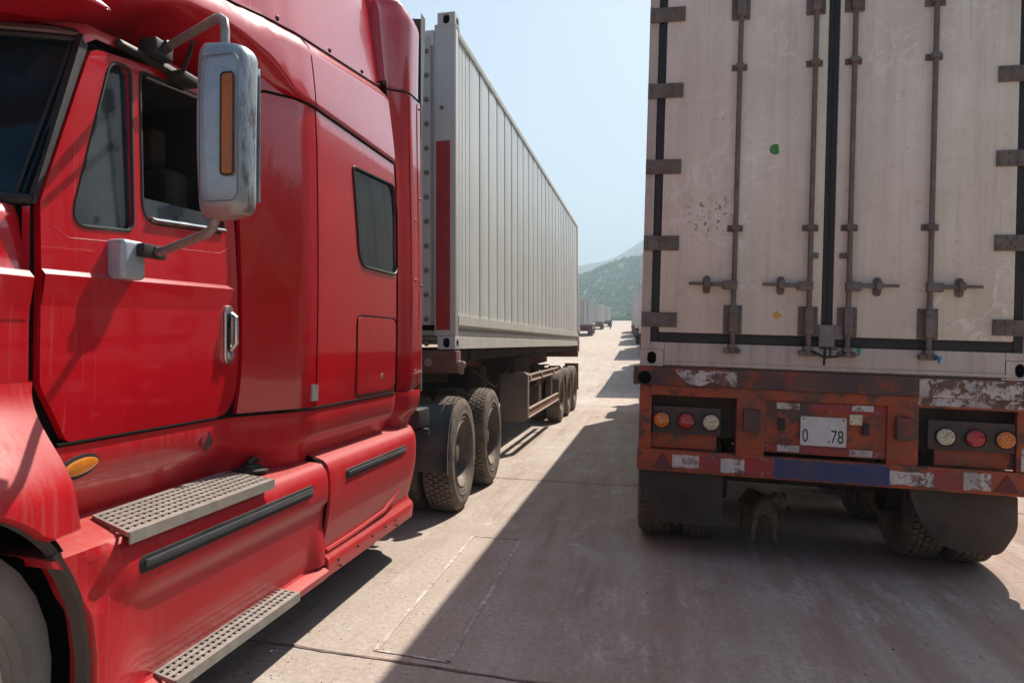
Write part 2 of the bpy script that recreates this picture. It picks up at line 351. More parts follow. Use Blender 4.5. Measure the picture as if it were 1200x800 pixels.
# ------------------------------------------------------------------ mesh helpers
class MB:
    def __init__(s): s.v = []; s.f = []; s.mi = []; s.cur = 0; s.msplit = False
    def mat(s, i): s.cur = i; return s
    def add(s, vs, fs, T=None):
        o = len(s.v)
        for p in vs:
            p = Vector(p)
            s.v.append(T @ p if T is not None else p)
        for f in fs: s.f.append(tuple(i + o for i in f)); s.mi.append(s.cur)
        return s
    def box(s, x0, x1, y0, y1, z0, z1, T=None):
        v = [(x, y, z) for x in (x0, x1) for y in (y0, y1) for z in (z0, z1)]
        f = [(0, 1, 3, 2), (4, 6, 7, 5), (0, 4, 5, 1), (2, 3, 7, 6), (0, 2, 6, 4), (1, 5, 7, 3)]
        return s.add(v, f, T)
    def hexa(s, v8): # v order as box
        f = [(0, 1, 3, 2), (4, 6, 7, 5), (0, 4, 5, 1), (2, 3, 7, 6), (0, 2, 6, 4), (1, 5, 7, 3)]
        return s.add(v8, f)
    def bbox(s, x0, x1, y0, y1, z0, z1, b=0.01, seg=2, T=None):
        bm = bmesh.new()
        bmesh.ops.create_cube(bm, size=1)
        for v in bm.verts:
            v.co = Vector(((x0 + x1) / 2 + v.co.x * (x1 - x0), (y0 + y1) / 2 + v.co.y * (y1 - y0), (z0 + z1) / 2 + v.co.z * (z1 - z0)))
        bmesh.ops.bevel(bm, geom=bm.edges[:], offset=b, segments=seg, affect='EDGES', profile=0.6)
        bm.verts.index_update()
        s.add([v.co.copy() for v in bm.verts], [tuple(v.index for v in f.verts) for f in bm.faces], T)
        bm.free(); return s
    def tube(s, pts, r, n=10, cap=True, closed=False):
        pts = [Vector(p) for p in pts]; N = len(pts)
        rs = r if isinstance(r, (list, tuple)) else [r] * N
        vs = []; prev = None
        for i, p in enumerate(pts):
            if closed: d = (pts[(i + 1) % N] - pts[i - 1])
            else: d = pts[min(i + 1, N - 1)] - pts[max(i - 1, 0)]
            d.normalize()
            if prev is None:
                a = Vector((0, 0, 1)) if abs(d.z) < 0.9 else Vector((1, 0, 0))
                u = d.cross(a).normalized()
            else:
                u = (prev - d * prev.dot(d)).normalized()
            prev = u; q = d.cross(u)
            for k in range(n):
                t = 2 * PI * k / n
                vs.append(p + (u * math.cos(t) + q * math.sin(t)) * rs[i])
        fs = []
        for i in range(N if closed else N - 1):
            j = (i + 1) % N
            for k in range(n):
                fs.append((i * n + k, i * n + (k + 1) % n, j * n + (k + 1) % n, j * n + k))
        if cap and not closed:
            fs.append(tuple(range(n))[::-1]); fs.append(tuple((N - 1) * n + k for k in range(n)))
        return s.add(vs, fs)
    def lathe(s, prof, n=48, T=None, a0=0, a1=2 * PI):
        """prof: (axial x, radius) pairs turned about the X axis"""
        full = abs(a1 - a0 - 2 * PI) < 1e-6
        m = n if full else n + 1
        vs = [(x, r * math.cos(a0 + (a1 - a0) * k / n), r * math.sin(a0 + (a1 - a0) * k / n)) for k in range(m) for x, r in prof]
        P = len(prof); fs = []
        for k in range(n):
            k2 = (k + 1) % m
            for i in range(P - 1): fs.append((k * P + i, k2 * P + i, k2 * P + i + 1, k * P + i + 1))
        return s.add(vs, fs, T)
    def grid(s, rows, flip=False):
        nr = len(rows); nc = len(rows[0])
        vs = [p for r in rows for p in r]
        fs = []
        for i in range(nr - 1):
            for j in range(nc - 1):
                q = (i * nc + j, i * nc + j + 1, (i + 1) * nc + j + 1, (i + 1) * nc + j)
                fs.append(q[::-1] if flip else q)
        return s.add(vs, fs)
    def prism(s, poly, axis, a, b):
        """poly of 2D pts extruded along axis from a to b"""
        def P(p, t):
            return {'x': (t, p[0], p[1]), 'y': (p[0], t, p[1]), 'z': (p[0], p[1], t)}[axis]
        n = len(poly)
        vs = [P(p, a) for p in poly] + [P(p, b) for p in poly]
        fs = [tuple(range(n)), tuple(range(2 * n - 1, n - 1, -1))] + [(i, i + n, (i + 1) % n + n, (i + 1) % n) for i in range(n)]
        return s.add(vs, fs)
    def build(s, name, mats, parent=None, origin=None, smooth=35, flatn=False, bevel=0, recalc=True):
        if s.msplit:
            m2 = MB(); m2.v = [Vector((-5.8 - v[0], v[1], v[2])) for v in s.v]; m2.f = [f[::-1] for f in s.f]; m2.mi = list(s.mi)
            m2.build(name, mats, parent, origin, smooth, flatn, bevel, recalc)
        me = bpy.data.meshes.new(name)
        o0 = Vector(origin) if origin is not None else Vector((0, 0, 0))
        if parent is not None and origin is None and parent.get('_org') is not None:
            o0 = Vector(parent['_org'])
        me.from_pydata([v - o0 for v in s.v], [], s.f)
        if not isinstance(mats, (list, tuple)): mats = [mats]
        for m in mats: me.materials.append(M[m] if isinstance(m, str) else m)
        me.polygons.foreach_set('material_index', [min(i, len(mats) - 1) for i in s.mi])
        if recalc:
            bm = bmesh.new(); bm.from_mesh(me)
            bmesh.ops.remove_doubles(bm, verts=bm.verts, dist=1e-5)
            bmesh.ops.recalc_face_normals(bm, faces=bm.faces)
            if bevel:
                es = [e for e in bm.edges if len(e.link_faces) == 2 and e.calc_face_angle(0) > 0.7]
                bmesh.ops.bevel(bm, geom=es, offset=bevel, segments=2, affect='EDGES', profile=0.5, clamp_overlap=True)
            bm.to_mesh(me); bm.free()
        me.update()
        ob = bpy.data.objects.new(name, me); col.objects.link(ob)
        if parent is not None: ob.parent = parent
        elif origin is not None: ob.location = origin
        if parent is not None and origin is None: ob['_org'] = tuple(float(c) for c in o0)
        if smooth:
            me.shade_smooth()
            me.set_sharp_from_angle(angle=R(smooth))
        return ob

def thing(name, label, cat, org, group=None, local=False, rot=None):
    o = bpy.data.objects.new(name, None); col.objects.link(o)
    o.empty_display_size = 0.2
    o.location = org
    if rot: o.rotation_euler = rot
    o['_org'] = (0.0, 0.0, 0.0) if local else tuple(float(c) for c in org)
    o['label'] = label; o['category'] = cat
    if group: o['group'] = group
    return o
def tag(o, label, cat, group=None, kind=None):
    if label: o['label'] = label
    if cat: o['category'] = cat
    if group: o['group'] = group
    if kind: o['kind'] = kind
    return o
def sub(o, parent_thing, part):
    """re-home a mesh built in parent_thing space below part (identity offset when the part sits at the origin)"""
    o.parent = part
    if part.type == 'MESH' or part.type == 'EMPTY':
        o.location = Vector(o.location) - Vector(part.location)
    return o
def dup_tree(o, parent=None):
    c = o.copy(); col.objects.link(c)
    if parent is not None: c.parent = parent
    for ch in list(o.children): dup_tree(ch, c)
    return c

def sm(a, b, t):
    t = max(0.0, min(1.0, (t - a) / (b - a))); return t * t * (3 - 2 * t)
def lerp(a, b, t): return a + (b - a) * t
def rrect(cx, cz, w, h, r, n=5):
    pts = []
    for sx, sz, a0 in ((1, 1, 0), (-1, 1, 90), (-1, -1, 180), (1, -1, 270)):
        for k in range(n + 1):
            a = R(a0 + 90 * k / n); pts.append((cx + sx * (w / 2 - r) + r * math.cos(a), cz + sz * (h / 2 - r) + r * math.sin(a)))
    return pts
def rpoly(pts, r, n=5):
    """round the corners of a polygon"""
    out = []; N = len(pts)
    rs = r if isinstance(r, (list, tuple)) else [r] * N
    for i in range(N):
        p0, p, p1 = Vector(pts[i - 1]), Vector(pts[i]), Vector(pts[(i + 1) % N])
        a = (p0 - p); b = (p1 - p); ra = min(rs[i], a.length * 0.45, b.length * 0.45)
        if ra < 1e-4: out.append(tuple(p)); continue
        A = p + a.normalized() * ra; B = p + b.normalized() * ra
        for k in range(n + 1):
            t = k / n; q = A * (1 - t) ** 2 + p * 2 * t * (1 - t) + B * t * t
            out.append((q.x, q.y))
    return out
def inpoly(p, poly):
    x, y = p; c = False; n = len(poly)
    for i in range(n):
        x1, y1 = poly[i]; x2, y2 = poly[i - 1]
        if (y1 > y) != (y2 > y) and x < (x2 - x1) * (y - y1) / (y2 - y1) + x1: c = not c
    return c
def dens(poly, step):
    out = []; n = len(poly)
    for i in range(n):
        a = Vector(poly[i]); b = Vector(poly[(i + 1) % n]); k = max(1, int((b - a).length / step))
        for j in range(k): q = a.lerp(b, j / k); out.append((q.x, q.y))
    return out
def panel(mb, outer, holes, surf, step=0.06, depth=0.03, bulge=0.0):
    """a skin over a (y,z) outline, laid on x = surf(y,z), edges turned in by depth"""
    loops = [dens(outer, step)] + [dens(h, step) for h in holes]
    co = []; ed = []
    for L in loops:
        o = len(co); co += [Vector(p) for p in L]; ed += [(o + i, o + (i + 1) % len(L)) for i in range(len(L))]
    ys = [p[0] for p in outer]; zs = [p[1] for p in outer]
    y = min(ys) + step * 0.5
    def near(p):
        for L in loops:
            for q in L:
                if abs(q[0] - p[0]) < step * 0.45 and abs(q[1] - p[1]) < step * 0.45: return True
        return False
    while y < max(ys):
        z = min(zs) + step * 0.5
        while z < max(zs):
            if inpoly((y, z), loops[0]) and not any(inpoly((y, z), h) for h in loops[1:]) and not near((y, z)): co.append(Vector((y, z)))
            z += step
        y += step
    v, e, f, *_ = delaunay_2d_cdt(co, ed, [], 0, 1e-6)
    fs = []
    for t in f:
        c = (sum(v[i].x for i in t) / len(t), sum(v[i].y for i in t) / len(t))
        if inpoly(c, loops[0]) and not any(inpoly(c, h) for h in loops[1:]): fs.append(tuple(t))
    mb.add([(surf(p.x, p.y) + bulge, p.x, p.y) for p in v], fs)
    for L in loops:
        n = len(L)
        ring = [(surf(*p) + bulge, p[0], p[1]) for p in L] + [(surf(*p) + bulge - depth, p[0], p[1]) for p in L]
        mb.add(ring, [(i, (i + 1) % n, (i + 1) % n + n, i + n) for i in range(n)])
def on(surf, pts, off=0.0, step=0.05, closed=False):
    out = []; n = len(pts)
    for i in range(n if closed else n - 1):
        a = Vector(pts[i]); b = Vector(pts[(i + 1) % n]); k = max(1, int((b - a).length / step))
        for j in range(k): q = a.lerp(b, j / k); out.append((surf(q.x, q.y) + off, q.x, q.y))
    if not closed: q = pts[-1]; out.append((surf(*q) + off, q[0], q[1]))
    return out
def text_mesh(txt, size, name, T, mat, parent, xs=1.0, thick=0.002):
    c = bpy.data.curves.new(name, 'FONT'); c.body = txt; c.size = size; c.extrude = thick
    o = bpy.data.objects.new(name, c); col.objects.link(o)
    dg = bpy.context.evaluated_depsgraph_get()
    me = bpy.data.meshes.new_from_object(o.evaluated_get(dg))
    bpy.data.objects.remove(o)
    for v in me.vertices: v.co = T @ Vector((v.co.x * xs, v.co.y, v.co.z))
    me.materials.clear(); me.materials.append(M[mat])
    ob = bpy.data.objects.new(name, me); col.objects.link(ob); ob.parent = parent
    return ob

# ------------------------------------------------------------------ ground, road, hills
def soft(x, k):  # smooth max(0,x)
    if x <= -k: return 0.0
    if x >= k: return x
    return (x + k) ** 2 / (4 * k)
def rise(y):
    return 0.034 * (soft(y - 24, 8) - soft(y - 430, 30))
def gz(x, y):
    c = -0.0331 * (soft(x - 0.31, 0.25) - soft(x - 6.5, 2.0))
    return c * (1 - sm(20, 60, y)) + rise(y)
def xc(y): return -0.035 * soft(y - 20, 10) + 0.035 * soft(y - 300, 60)
YB = [-60, -30, -15, -8, -4, -2] + [i * 0.5 for i in range(0, 50)] + [25 + i for i in range(0, 20)] + [46 + 3 * i for i in range(20)] + \
     [110 + 8 * i for i in range(30)] + [360 + 12 * i for i in range(12)] + [520, 600, 800, 1200, 2000, 3200, 5000]
XR = [-9.5, -7, -5, -4, -3.4, -2.9, -2.4, -2, -1.7, -1.4, -1.1, -0.8, -0.5, -0.2, 0.06, 0.2, 0.31, 0.44, 0.56, 0.8, 1.1, 1.5, 2, 2.5, 3, 3.5, 4.0, 4.6, 5.3, 6, 7, 8, 9.5, 11]
XG = [-5000, -1500, -500, -180, -80, -40, -20, -13] + XR + [14, 20, 40, 80, 180, 500, 1500, 5000]
mb = MB(); mb.grid([[(x + xc(y), y, gz(x + xc(y), y) - 0.004) for x in XG] for y in YB])
tag(mb.build('ground', 'dirt', origin=(0, 0, 0), smooth=60, recalc=False), 'dry pale earth ground beside the concrete road', 'ground', kind='structure')
mb = MB(); mb.grid([[(x + xc(y), y, gz(x + xc(y), y)) for x in XR] for y in YB if y <= 520])
tag(mb.build('road', 'road', origin=(0, 0, 0), smooth=60, recalc=False), 'dusty concrete road between two rows of trucks', 'road', kind='structure')

def ground_ribbon(name, pts, wd, mat, h=0.004, jit=0.0, step=0.06, kind='structure'):
    mb = MB(); L = []; rnd = random.Random(len(name) + int(pts[0][0] * 100))
    for a, b in zip(pts[:-1], pts[1:]):
        a = Vector(a); b = Vector(b); k = max(1, int((b - a).length / step))
        for j in range(k): L.append(a.lerp(b, j / k))
    L.append(Vector(pts[-1]))
    rows = []
    off = 0
    for i, p in enumerate(L):
        d = (L[min(i + 1, len(L) - 1)] - L[max(i - 1, 0)]).normalized(); n = Vector((-d.y, d.x))
        off = off * 0.8 + rnd.uniform(-jit, jit) * 0.6
        w2 = wd * 0.5 * (1 + rnd.uniform(-0.5, 0.5) * (1 if jit else 0))
        rows.append([(q.x, q.y, gz(q.x, q.y) + h) for q in (p + n * (off - w2), p + n * (off + w2))])
    mb.grid(rows)
    o = mb.build(name, mat, origin=(0, 0, 0), smooth=0, recalc=False)
    for f in o.data.polygons:
        pass
    o['kind'] = kind
    return o
for y in (3.60, 8.75, 13.95, 19.1, 24.3, 29.5):
    ground_ribbon('road_joint', [(-6, y + 0.04), (-1.75, y + 0.05), (-1.2, y), (-0.6, y - 0.05), (1.2, y - 0.03), (6, y + 0.03)], 0.020 if y < 5 else 0.018, 'joint', 0.004, 0.006)
ch = [(-1.353, 6.094), (-0.978, 6.085), (-0.933, 3.66), (-1.321, 3.705), (-1.353, 6.094)]
for a, b in zip(ch[:-1], ch[1:]):
    ground_ribbon('chalk_line', [a, b], 0.022, 'chalk', 0.0045, 0.002)

# loose grit and small stones on the concrete
mb = MB(); rnd = random.Random(3)
for i in range(1500):
    x = rnd.uniform(-1.9, 4.2); y = 3 + rnd.random() ** 1.6 * 11; r = rnd.uniform(0.0012, 0.003) * (2.4 if rnd.random() < 0.03 else 1)
    z = gz(x, y)
    vs = [(x + r * rnd.uniform(.6, 1.3) * cx_, y + r * rnd.uniform(.6, 1.3) * cy_, z + (r * rnd.uniform(.7, 1.2) if cz_ else -0.001)) for cx_ in (-1, 1) for cy_ in (-1, 1) for cz_ in (0, 1)]
    mb.hexa(vs)
tag(mb.build('gravel', simple('grit', (0.11, 0.08, 0.065, 1), 0.9, var=0.4, nscale=3), origin=(0, 0, 0), smooth=0, recalc=False), 'loose dark grit scattered over the concrete road', 'grit', kind='stuff')

def hill_near(x, y):
    t = sm(440, 760, y)
    ridge = max(44, min(62.5 + 0.29 * (x + 64), 125))
    n = 1.6 * math.sin(x * 0.045 + y * 0.013) + 1.0 * math.sin(x * 0.11 - y * 0.03 + 1) + 7 * math.sin(x * 0.06 + 2.0) * (1 - t)
    return 13.5 + (ridge + n - 13.5) * t - 0.05 * max(0, y - 780)
mb = MB()
mb.grid([[(x, y, hill_near(x, y)) for x in range(-400, 420, 12)] for y in list(range(440, 1100, 14))])
M['hillside'] = simple('hillside', (0.055, 0.085, 0.035, 1), 0.95, var=0.5, nscale=0.05)
tag(mb.build('hill', 'hillside', origin=(0, 0, 0), smooth=60), 'near green hill at the end of the road', 'hill', kind='structure')
def hill_far(x, y):
    x = x / 0.6; y = y / 0.6
    t = sm(1900, 2600, y)
    r = 292 + 0.36 * (x + 120) + 12 * math.sin(x * 0.011) + 7 * math.sin(x * 0.031 + 2)
    if x > 60: r = 262 + 0.42 * 180 + (x - 60) * 0.12 + 10 * math.sin(x * 0.02)
    return (max(60, r) * t - 0.1 * max(0, y - 2650)) * 0.6
mb = MB()
mb.grid([[(x, y, hill_far(x, y)) for x in range(-840, 900, 15)] for y in range(1110, 1980, 30)])
M['hill_distant'] = simple('distant_hillside', (0.05, 0.08, 0.045, 1), 0.95, var=0.5, nscale=0.012)
tag(mb.build('hill', 'hill_distant', origin=(0, 0, 0), smooth=60), 'far blue hill rising behind the near one', 'hill', kind='structure')

def leafm(name, a, b):
    n = NM(name, 0.9, 0, 0.2)
    f = n.noise(0.045, 5, 0.7); g = n.noise(0.4, 4, 0.7)
    n.color(n.mix(n.ramp(n.math('ADD', n.math('MULTIPLY', f, 0.7), n.math('MULTIPLY', g, 0.3)), 0.38, 0.62), a, b))
    return n.m
M['leaf'] = leafm('forest_leaves', (0.050, 0.105, 0.028, 1), (0.13, 0.22, 0.05, 1))
def crown(mb, c, r, rnd, nleaf, ls=1.0):
    c = Vector(c)
    for k in range(nleaf):
        d = Vector((rnd.gauss(0, 1), rnd.gauss(0, 1), rnd.gauss(0, 1))).normalized()
        q = c + Vector((d.x * r, d.y * r, d.z * r * 0.85)) * rnd.uniform(0.55, 1.08)
        s_ = r * rnd.uniform(0.16, 0.34) * ls
        n = (d + Vector((rnd.uniform(-.7, .7), rnd.uniform(-.7, .7), rnd.uniform(-.2, .9)))).normalized()
        u = n.orthogonal().normalized(); v = n.cross(u); a = rnd.uniform(0, PI)
        u, v = u * math.cos(a) + v * math.sin(a), v * math.cos(a) - u * math.sin(a)
        mb.add([q + u * s_, q + v * s_ * 0.8, q - u * s_ * 0.9, q - v * s_], [(0, 1, 2, 3)])
mb = MB(); rnd = random.Random(11)
for i in range(4600):
    y = 436 + rnd.random() ** 1.25 * 330; x = rnd.uniform(-0.30 * y + 45, 0.115 * y)
    r = rnd.uniform(1.3, 2.6) * (1 + 0.5 * (rnd.random() < 0.05))
    crown(mb, (x, y, hill_near(x, y) + r * 0.75), r, rnd, 46)
tag(mb.build('forest', 'leaf', origin=(0, 0, 0), smooth=0, recalc=False), 'dense green woodland covering the near hill', 'forest', kind='stuff')

# unseen wooded bank on the right, added for the red paint to reflect
def bank(x, y):
    t = sm(15, 42, x); return gz(min(x, 14), y) + t * (9 + 3 * math.sin(y * 0.07) + 2 * math.sin(y * 0.19 + 1)) + sm(42, 90, x) * 10
mb = MB(); mb.grid([[(x, y, bank(x, y) - 0.05 * (x < 16)) for x in (14.5, 15, 18, 22, 26, 30, 35, 40, 46, 54, 66, 80, 100)] for y in range(-60, 130, 6)])
tag(mb.build('hill', 'hillside', origin=(0, 0, 0), smooth=60), 'unseen low wooded bank on the right, added for the red cab to reflect', 'bank', kind='structure')
mb = MB(); rnd = random.Random(5)
for i in range(520):
    x = rnd.uniform(18, 62); y = rnd.uniform(-58, 122); r = rnd.uniform(1.0, 2.4)
    crown(mb, (x, y, bank(x, y) + r * 0.7), r, rnd, 90, 0.65)
tag(mb.build('undergrowth', 'leaf', origin=(0, 0, 0), smooth=0, recalc=False), 'dense bushes covering the unseen bank added for reflections', 'bushes', kind='stuff')

# ------------------------------------------------------------------ wheels
def tyre_mesh(mb, r, wd, side=1, blocks=58, rows=5, detail=True, rim_r=0.292):
    """tyre about the X axis centred on the origin; side=+1: outer face to +X"""
    h = wd / 2
    prof = [(h * 0.72, rim_r - 0.01), (h * 0.86, rim_r + 0.012), (h * 0.92, rim_r + 0.030), (h * 0.95, rim_r + 0.036), (h * 0.93, rim_r + 0.044), (h * 0.965, rim_r + 0.07), (h * 1.0, rim_r + 0.077), (h * 0.975, rim_r + 0.086), (h * 0.99, (r + rim_r) / 2 + 0.01), (h * 1.01, (r + rim_r) / 2 + 0.035), (h * 0.985, (r + rim_r) / 2 + 0.045), (h * 0.97, r - 0.05), (h * 0.86, r - 0.022), (h * 0.78, r - 0.022),
            (-h * 0.78, r - 0.022), (-h * 0.86, r - 0.022), (-h * 0.97, r - 0.05), (-h, (r + rim_r) / 2 + 0.01), (-h * 0.93, rim_r + 0.05), (-h * 0.86, rim_r + 0.012), (-h * 0.72, rim_r - 0.01)]
    mb.lathe(prof, 56 if detail else 28)
    if detail:
        ww = wd * 0.80
        for k in range(blocks):
            for q in range(rows):
                a = 2 * PI * (k + (0.5 if q % 2 else 0)) / blocks; da = 2 * PI / blocks * 0.37
                x0 = -ww / 2 + ww * q / rows + 0.004; x1 = x0 + ww / rows - 0.010
                edge = q in (0, rows - 1)
                ro = r - (0.006 if edge else 0.0); ri = r - 0.026
                vs = []
                sk = 0.18 * da * (1 if q % 2 else -1)
                for x, s_ in ((x0, -sk), (x1, sk)):
                    for aa in (a - da + s_, a + da + s_):
                        for rr in (ri, ro): vs.append((x, rr * math.cos(aa), rr * math.sin(aa)))
                mb.hexa(vs)
def rim_mesh(mb, side=1, deep=True, rim_r=0.292, wd=0.28):
    h = wd / 2 * side
    if deep:   # outer wheel of a dual: dished well with flange and hub
        prof = [(-h * 0.9, rim_r - 0.01), (-h * 0.5, rim_r - 0.03), (h * 0.55, rim_r - 0.03), (h * 0.86, rim_r + 0.010), (h * 0.92, rim_r + 0.004), (h * 0.80, rim_r - 0.02), (h * 0.30, rim_r - 0.045), (-h * 0.30, rim_r - 0.06), (-h * 0.55, 0.21), (-h * 0.55, 0.11), (-h * 0.2, 0.105), (h * 0.5, 0.085), (h * 0.55, 0.06), (h * 0.55, 0.001)]
    else:      # steering wheel: face stands out
        prof = [(-h * 0.9, rim_r - 0.01), (h * 0.6, rim_r - 0.03), (h * 0.86, rim_r + 0.012), (h * 0.93, rim_r + 0.004), (h * 0.85, rim_r - 0.03), (h * 0.55, rim_r - 0.055), (h * 0.62, 0.20), (h * 0.9, 0.15), (h * 0.95, 0.11), (h * 1.25, 0.09), (h * 1.3, 0.05), (h * 1.3, 0.001)]
    mb.lathe(prof, 40)
    bx_ = (-h * 0.52) if deep else h * 0.66
    for k in range(10):
        a = 2 * PI * k / 10; c = (0.165 if deep else 0.185)
        T = Matrix.Translation((bx_ + 0.012 * side, c * math.cos(a), c * math.sin(a)))
        mb.lathe([(-0.012, 0.016), (0.012, 0.016), (0.022, 0.009), (0.022, 0.0005)] if side > 0 else [(0.012, 0.016), (-0.012, 0.016), (-0.022, 0.009), (-0.022, 0.0005)], 6, T)
    if deep:
        for k in range(5):   # hand holes read as dark ovals
            a = 2 * PI * k / 5 + 0.3
WH = {}
def wheel(parent, loc, side=1, r=0.515, wd=0.28, deep=True, detail=True, mat='rim', name='wheel', rot=0.0):
    key = (side, r, wd, deep, detail, mat)
    if key not in WH:
        a = MB(); rim_mesh(a, side, deep, r * 0.567, wd); ro = a.build('wheel', mat, origin=(0, 0, 0), smooth=40)
        b = MB(); tyre_mesh(b, r, wd, side, detail=detail, rim_r=r * 0.567); to = b.build('tyre', 'tyre', origin=(0, 0, 0), smooth=30, recalc=True)
        WH[key] = (ro.data, to.data)
        bpy.data.objects.remove(ro); bpy.data.objects.remove(to)
    rm, tm = WH[key]
    ro = bpy.data.objects.new('wheel', rm); col.objects.link(ro); ro.parent = parent
    o0 = Vector(parent.get('_org', (0, 0, 0)))
    ro.location = Vector(loc) - o0; ro.rotation_euler = (rot, 0, 0)
    to = bpy.data.objects.new('tyre', tm); col.objects.link(to); to.parent = ro
    return ro

# ------------------------------------------------------------------ the white refrigerated container on the right (local frame)
RT = (1.147, 5.855, 1.323); RROT = (R(-0.04), R(1.897), 0)
def local_thing(name, label, cat, group=None):
    return thing(name, label, cat, RT, group, local=True, rot=RROT)
CW, CH, CL = 1.219, 2.896, 12.19
rc = local_thing('refrigerated_container', 'white refrigerated container with dusty locked rear doors, carried by the orange trailer', 'container')
def door_leaf(s):
    mb = MB()
    x0, x1 = sorted((s * 0.034, s * 1.098))
    mb.bbox(x0, x1, -0.004, 0.06, 0.242, CH - 0.11, 0.012, 2)
    d = mb.build('door', 'door', rc)
    return d
for s in (-1, 1):
    d = door_leaf(s)
    # gasket round each leaf
    g = MB()
    xa, xb = s * 1.1, s * 1.152
    g.bbox(min(xa, xb), max(xa, xb), 0.008, 0.05, 0.17, CH - 0.05, 0.008)
    g.bbox(min(s * 0.036, s * 1.10), max(s * 0.036, s * 1.10), 0.010, 0.05, 0.175, 0.240, 0.008)
    g.bbox(min(s * 0.036, s * 1.10), max(s * 0.036, s * 1.10), 0.010, 0.05, CH - 0.108, CH - 0.05, 0.008)
    g.bbox(min(0, s * 0.034), max(0, s * 0.034), 0.004, 0.05, 0.20, CH - 0.06, 0.006)
    g.build('gasket', 'gasket', d)
    for rx in (0.603, 0.121):
        k = MB(); X = s * rx
        k.tube([(X, -0.045, 0.12), (X, -0.045, CH - 0.06)], 0.017, 12)
        rod = k.build('lock_rod', 'hardware', d)
        for z in (0.981, 2.109):
            b = MB()
            b.bbox(X - 0.052, X + 0.052, -0.014, -0.004, z - 0.022, z + 0.022, 0.004)
            b.bbox(X - 0.026, X + 0.026, -0.070, -0.012, z - 0.018, z + 0.018, 0.006)
            for dx in (-0.04, 0.04): b.bbox(X + dx - 0.008, X + dx + 0.008, -0.022, -0.012, z - 0.008, z + 0.008, 0.003)
            b.build('rod_bracket', 'hardware', d)
        if rx < 0.3:
            b = MB(); b.bbox(X - s * 0.035 - 0.02, X - s * 0.035 + 0.02, -0.03, -0.004, 0.775, 0.81, 0.004); b.build('stop_block', 'hardware', d)
        for zc, hh in ((0.345, 0.10), (2.545, 0.10)):
            b = MB(); b.bbox(X - 0.062, X + 0.062, -0.016, -0.004, zc - hh, zc + hh, 0.006)
            b.bbox(X - 0.027, X + 0.027, -0.075, -0.012, zc - hh * 0.9, zc + hh * 0.9, 0.010)
            for dx in (-0.047, 0.047):
                for dz in (-0.08, -0.027, 0.027, 0.08): b.bbox(X + dx - 0.007, X + dx + 0.007, -0.022, -0.014, zc + dz - 0.007, zc + dz + 0.007, 0.002)
            for dz in (-0.045, 0.045): b.bbox(X - 0.006, X + 0.006, -0.080, -0.07, zc + dz - 0.006, zc + dz + 0.006, 0.002)
            b.build('rod_guide', 'hardware', d)
        c = MB()
        c.bbox(X - 0.028, X + 0.028, -0.072, -0.004, 0.145, 0.175, 0.006); c.bbox(X - 0.055, X + 0.055, -0.05, -0.002, 0.108, 0.145, 0.012)
        for dx in (-0.045, 0.045): c.tube([(X + dx, -0.045, 0.125), (X + dx, -0.062, 0.125)], 0.013, 8)
        c.build('cam_lock', 'hardware', d)
        h = MB(); zz = 0.585
        e = X + s * 0.30
        h.bbox(min(X - s * 0.02, X + s * 0.075), max(X - s * 0.02, X + s * 0.075), -0.075, -0.02, zz - 0.032, zz + 0.028, 0.006)
        if rx > 0.3 or True:
            a_, b_ = sorted((X + s * 0.06, X + s * 0.19)); h.bbox(a_, b_, -0.066, -0.050, zz - 0.014, zz + 0.018, 0.004)
            a_, b_ = sorted((X + s * 0.18, e)); h.bbox(a_, b_, -0.064, -0.050, zz - 0.006, zz + 0.016, 0.004)
        h.build('handle', 'hardware', d)
        q = MB(); cx_ = X + s * 0.178
        q.prism(rrect(cx_, zz, 0.050, 0.128, 0.024, 6), 'y', -0.016, -0.004)
        q.prism(rrect(cx_, zz + 0.005, 0.042, 0.06, 0.018, 5), 'y', -0.082, -0.016)
        for dz in (-0.045, 0.045): q.tube([(cx_, -0.016, zz + dz), (cx_, -0.024, zz + dz)], 0.007, 8)
        q.build('handle_catch', 'hardware', d, bevel=0.002)
    for k in range(5):
        z = 0.332 + 0.547 * k; h = MB()
        a_, b_ = sorted((s * 0.975, s * 1.213)); h.bbox(a_, b_, -0.020, -0.003, z - 0.052, z + 0.052, 0.004)
        h.tube([(s * 1.206, -0.022, z - 0.052), (s * 1.206, -0.022, z + 0.052)], 0.014, 10)
        for dx in (0.995, 1.05, 1.10):
            for dz in (-0.032, 0.032): h.tube([(s * dx, -0.019, z + dz), (s * dx, -0.029, z + dz)], 0.011, 6)
        if k == 1: h.tube([(s * 1.085, -0.018, z + 0.0), (s * 1.085, -0.030, z + 0.0)], 0.024, 12)
        h.build('hinge', 'hardware', d)
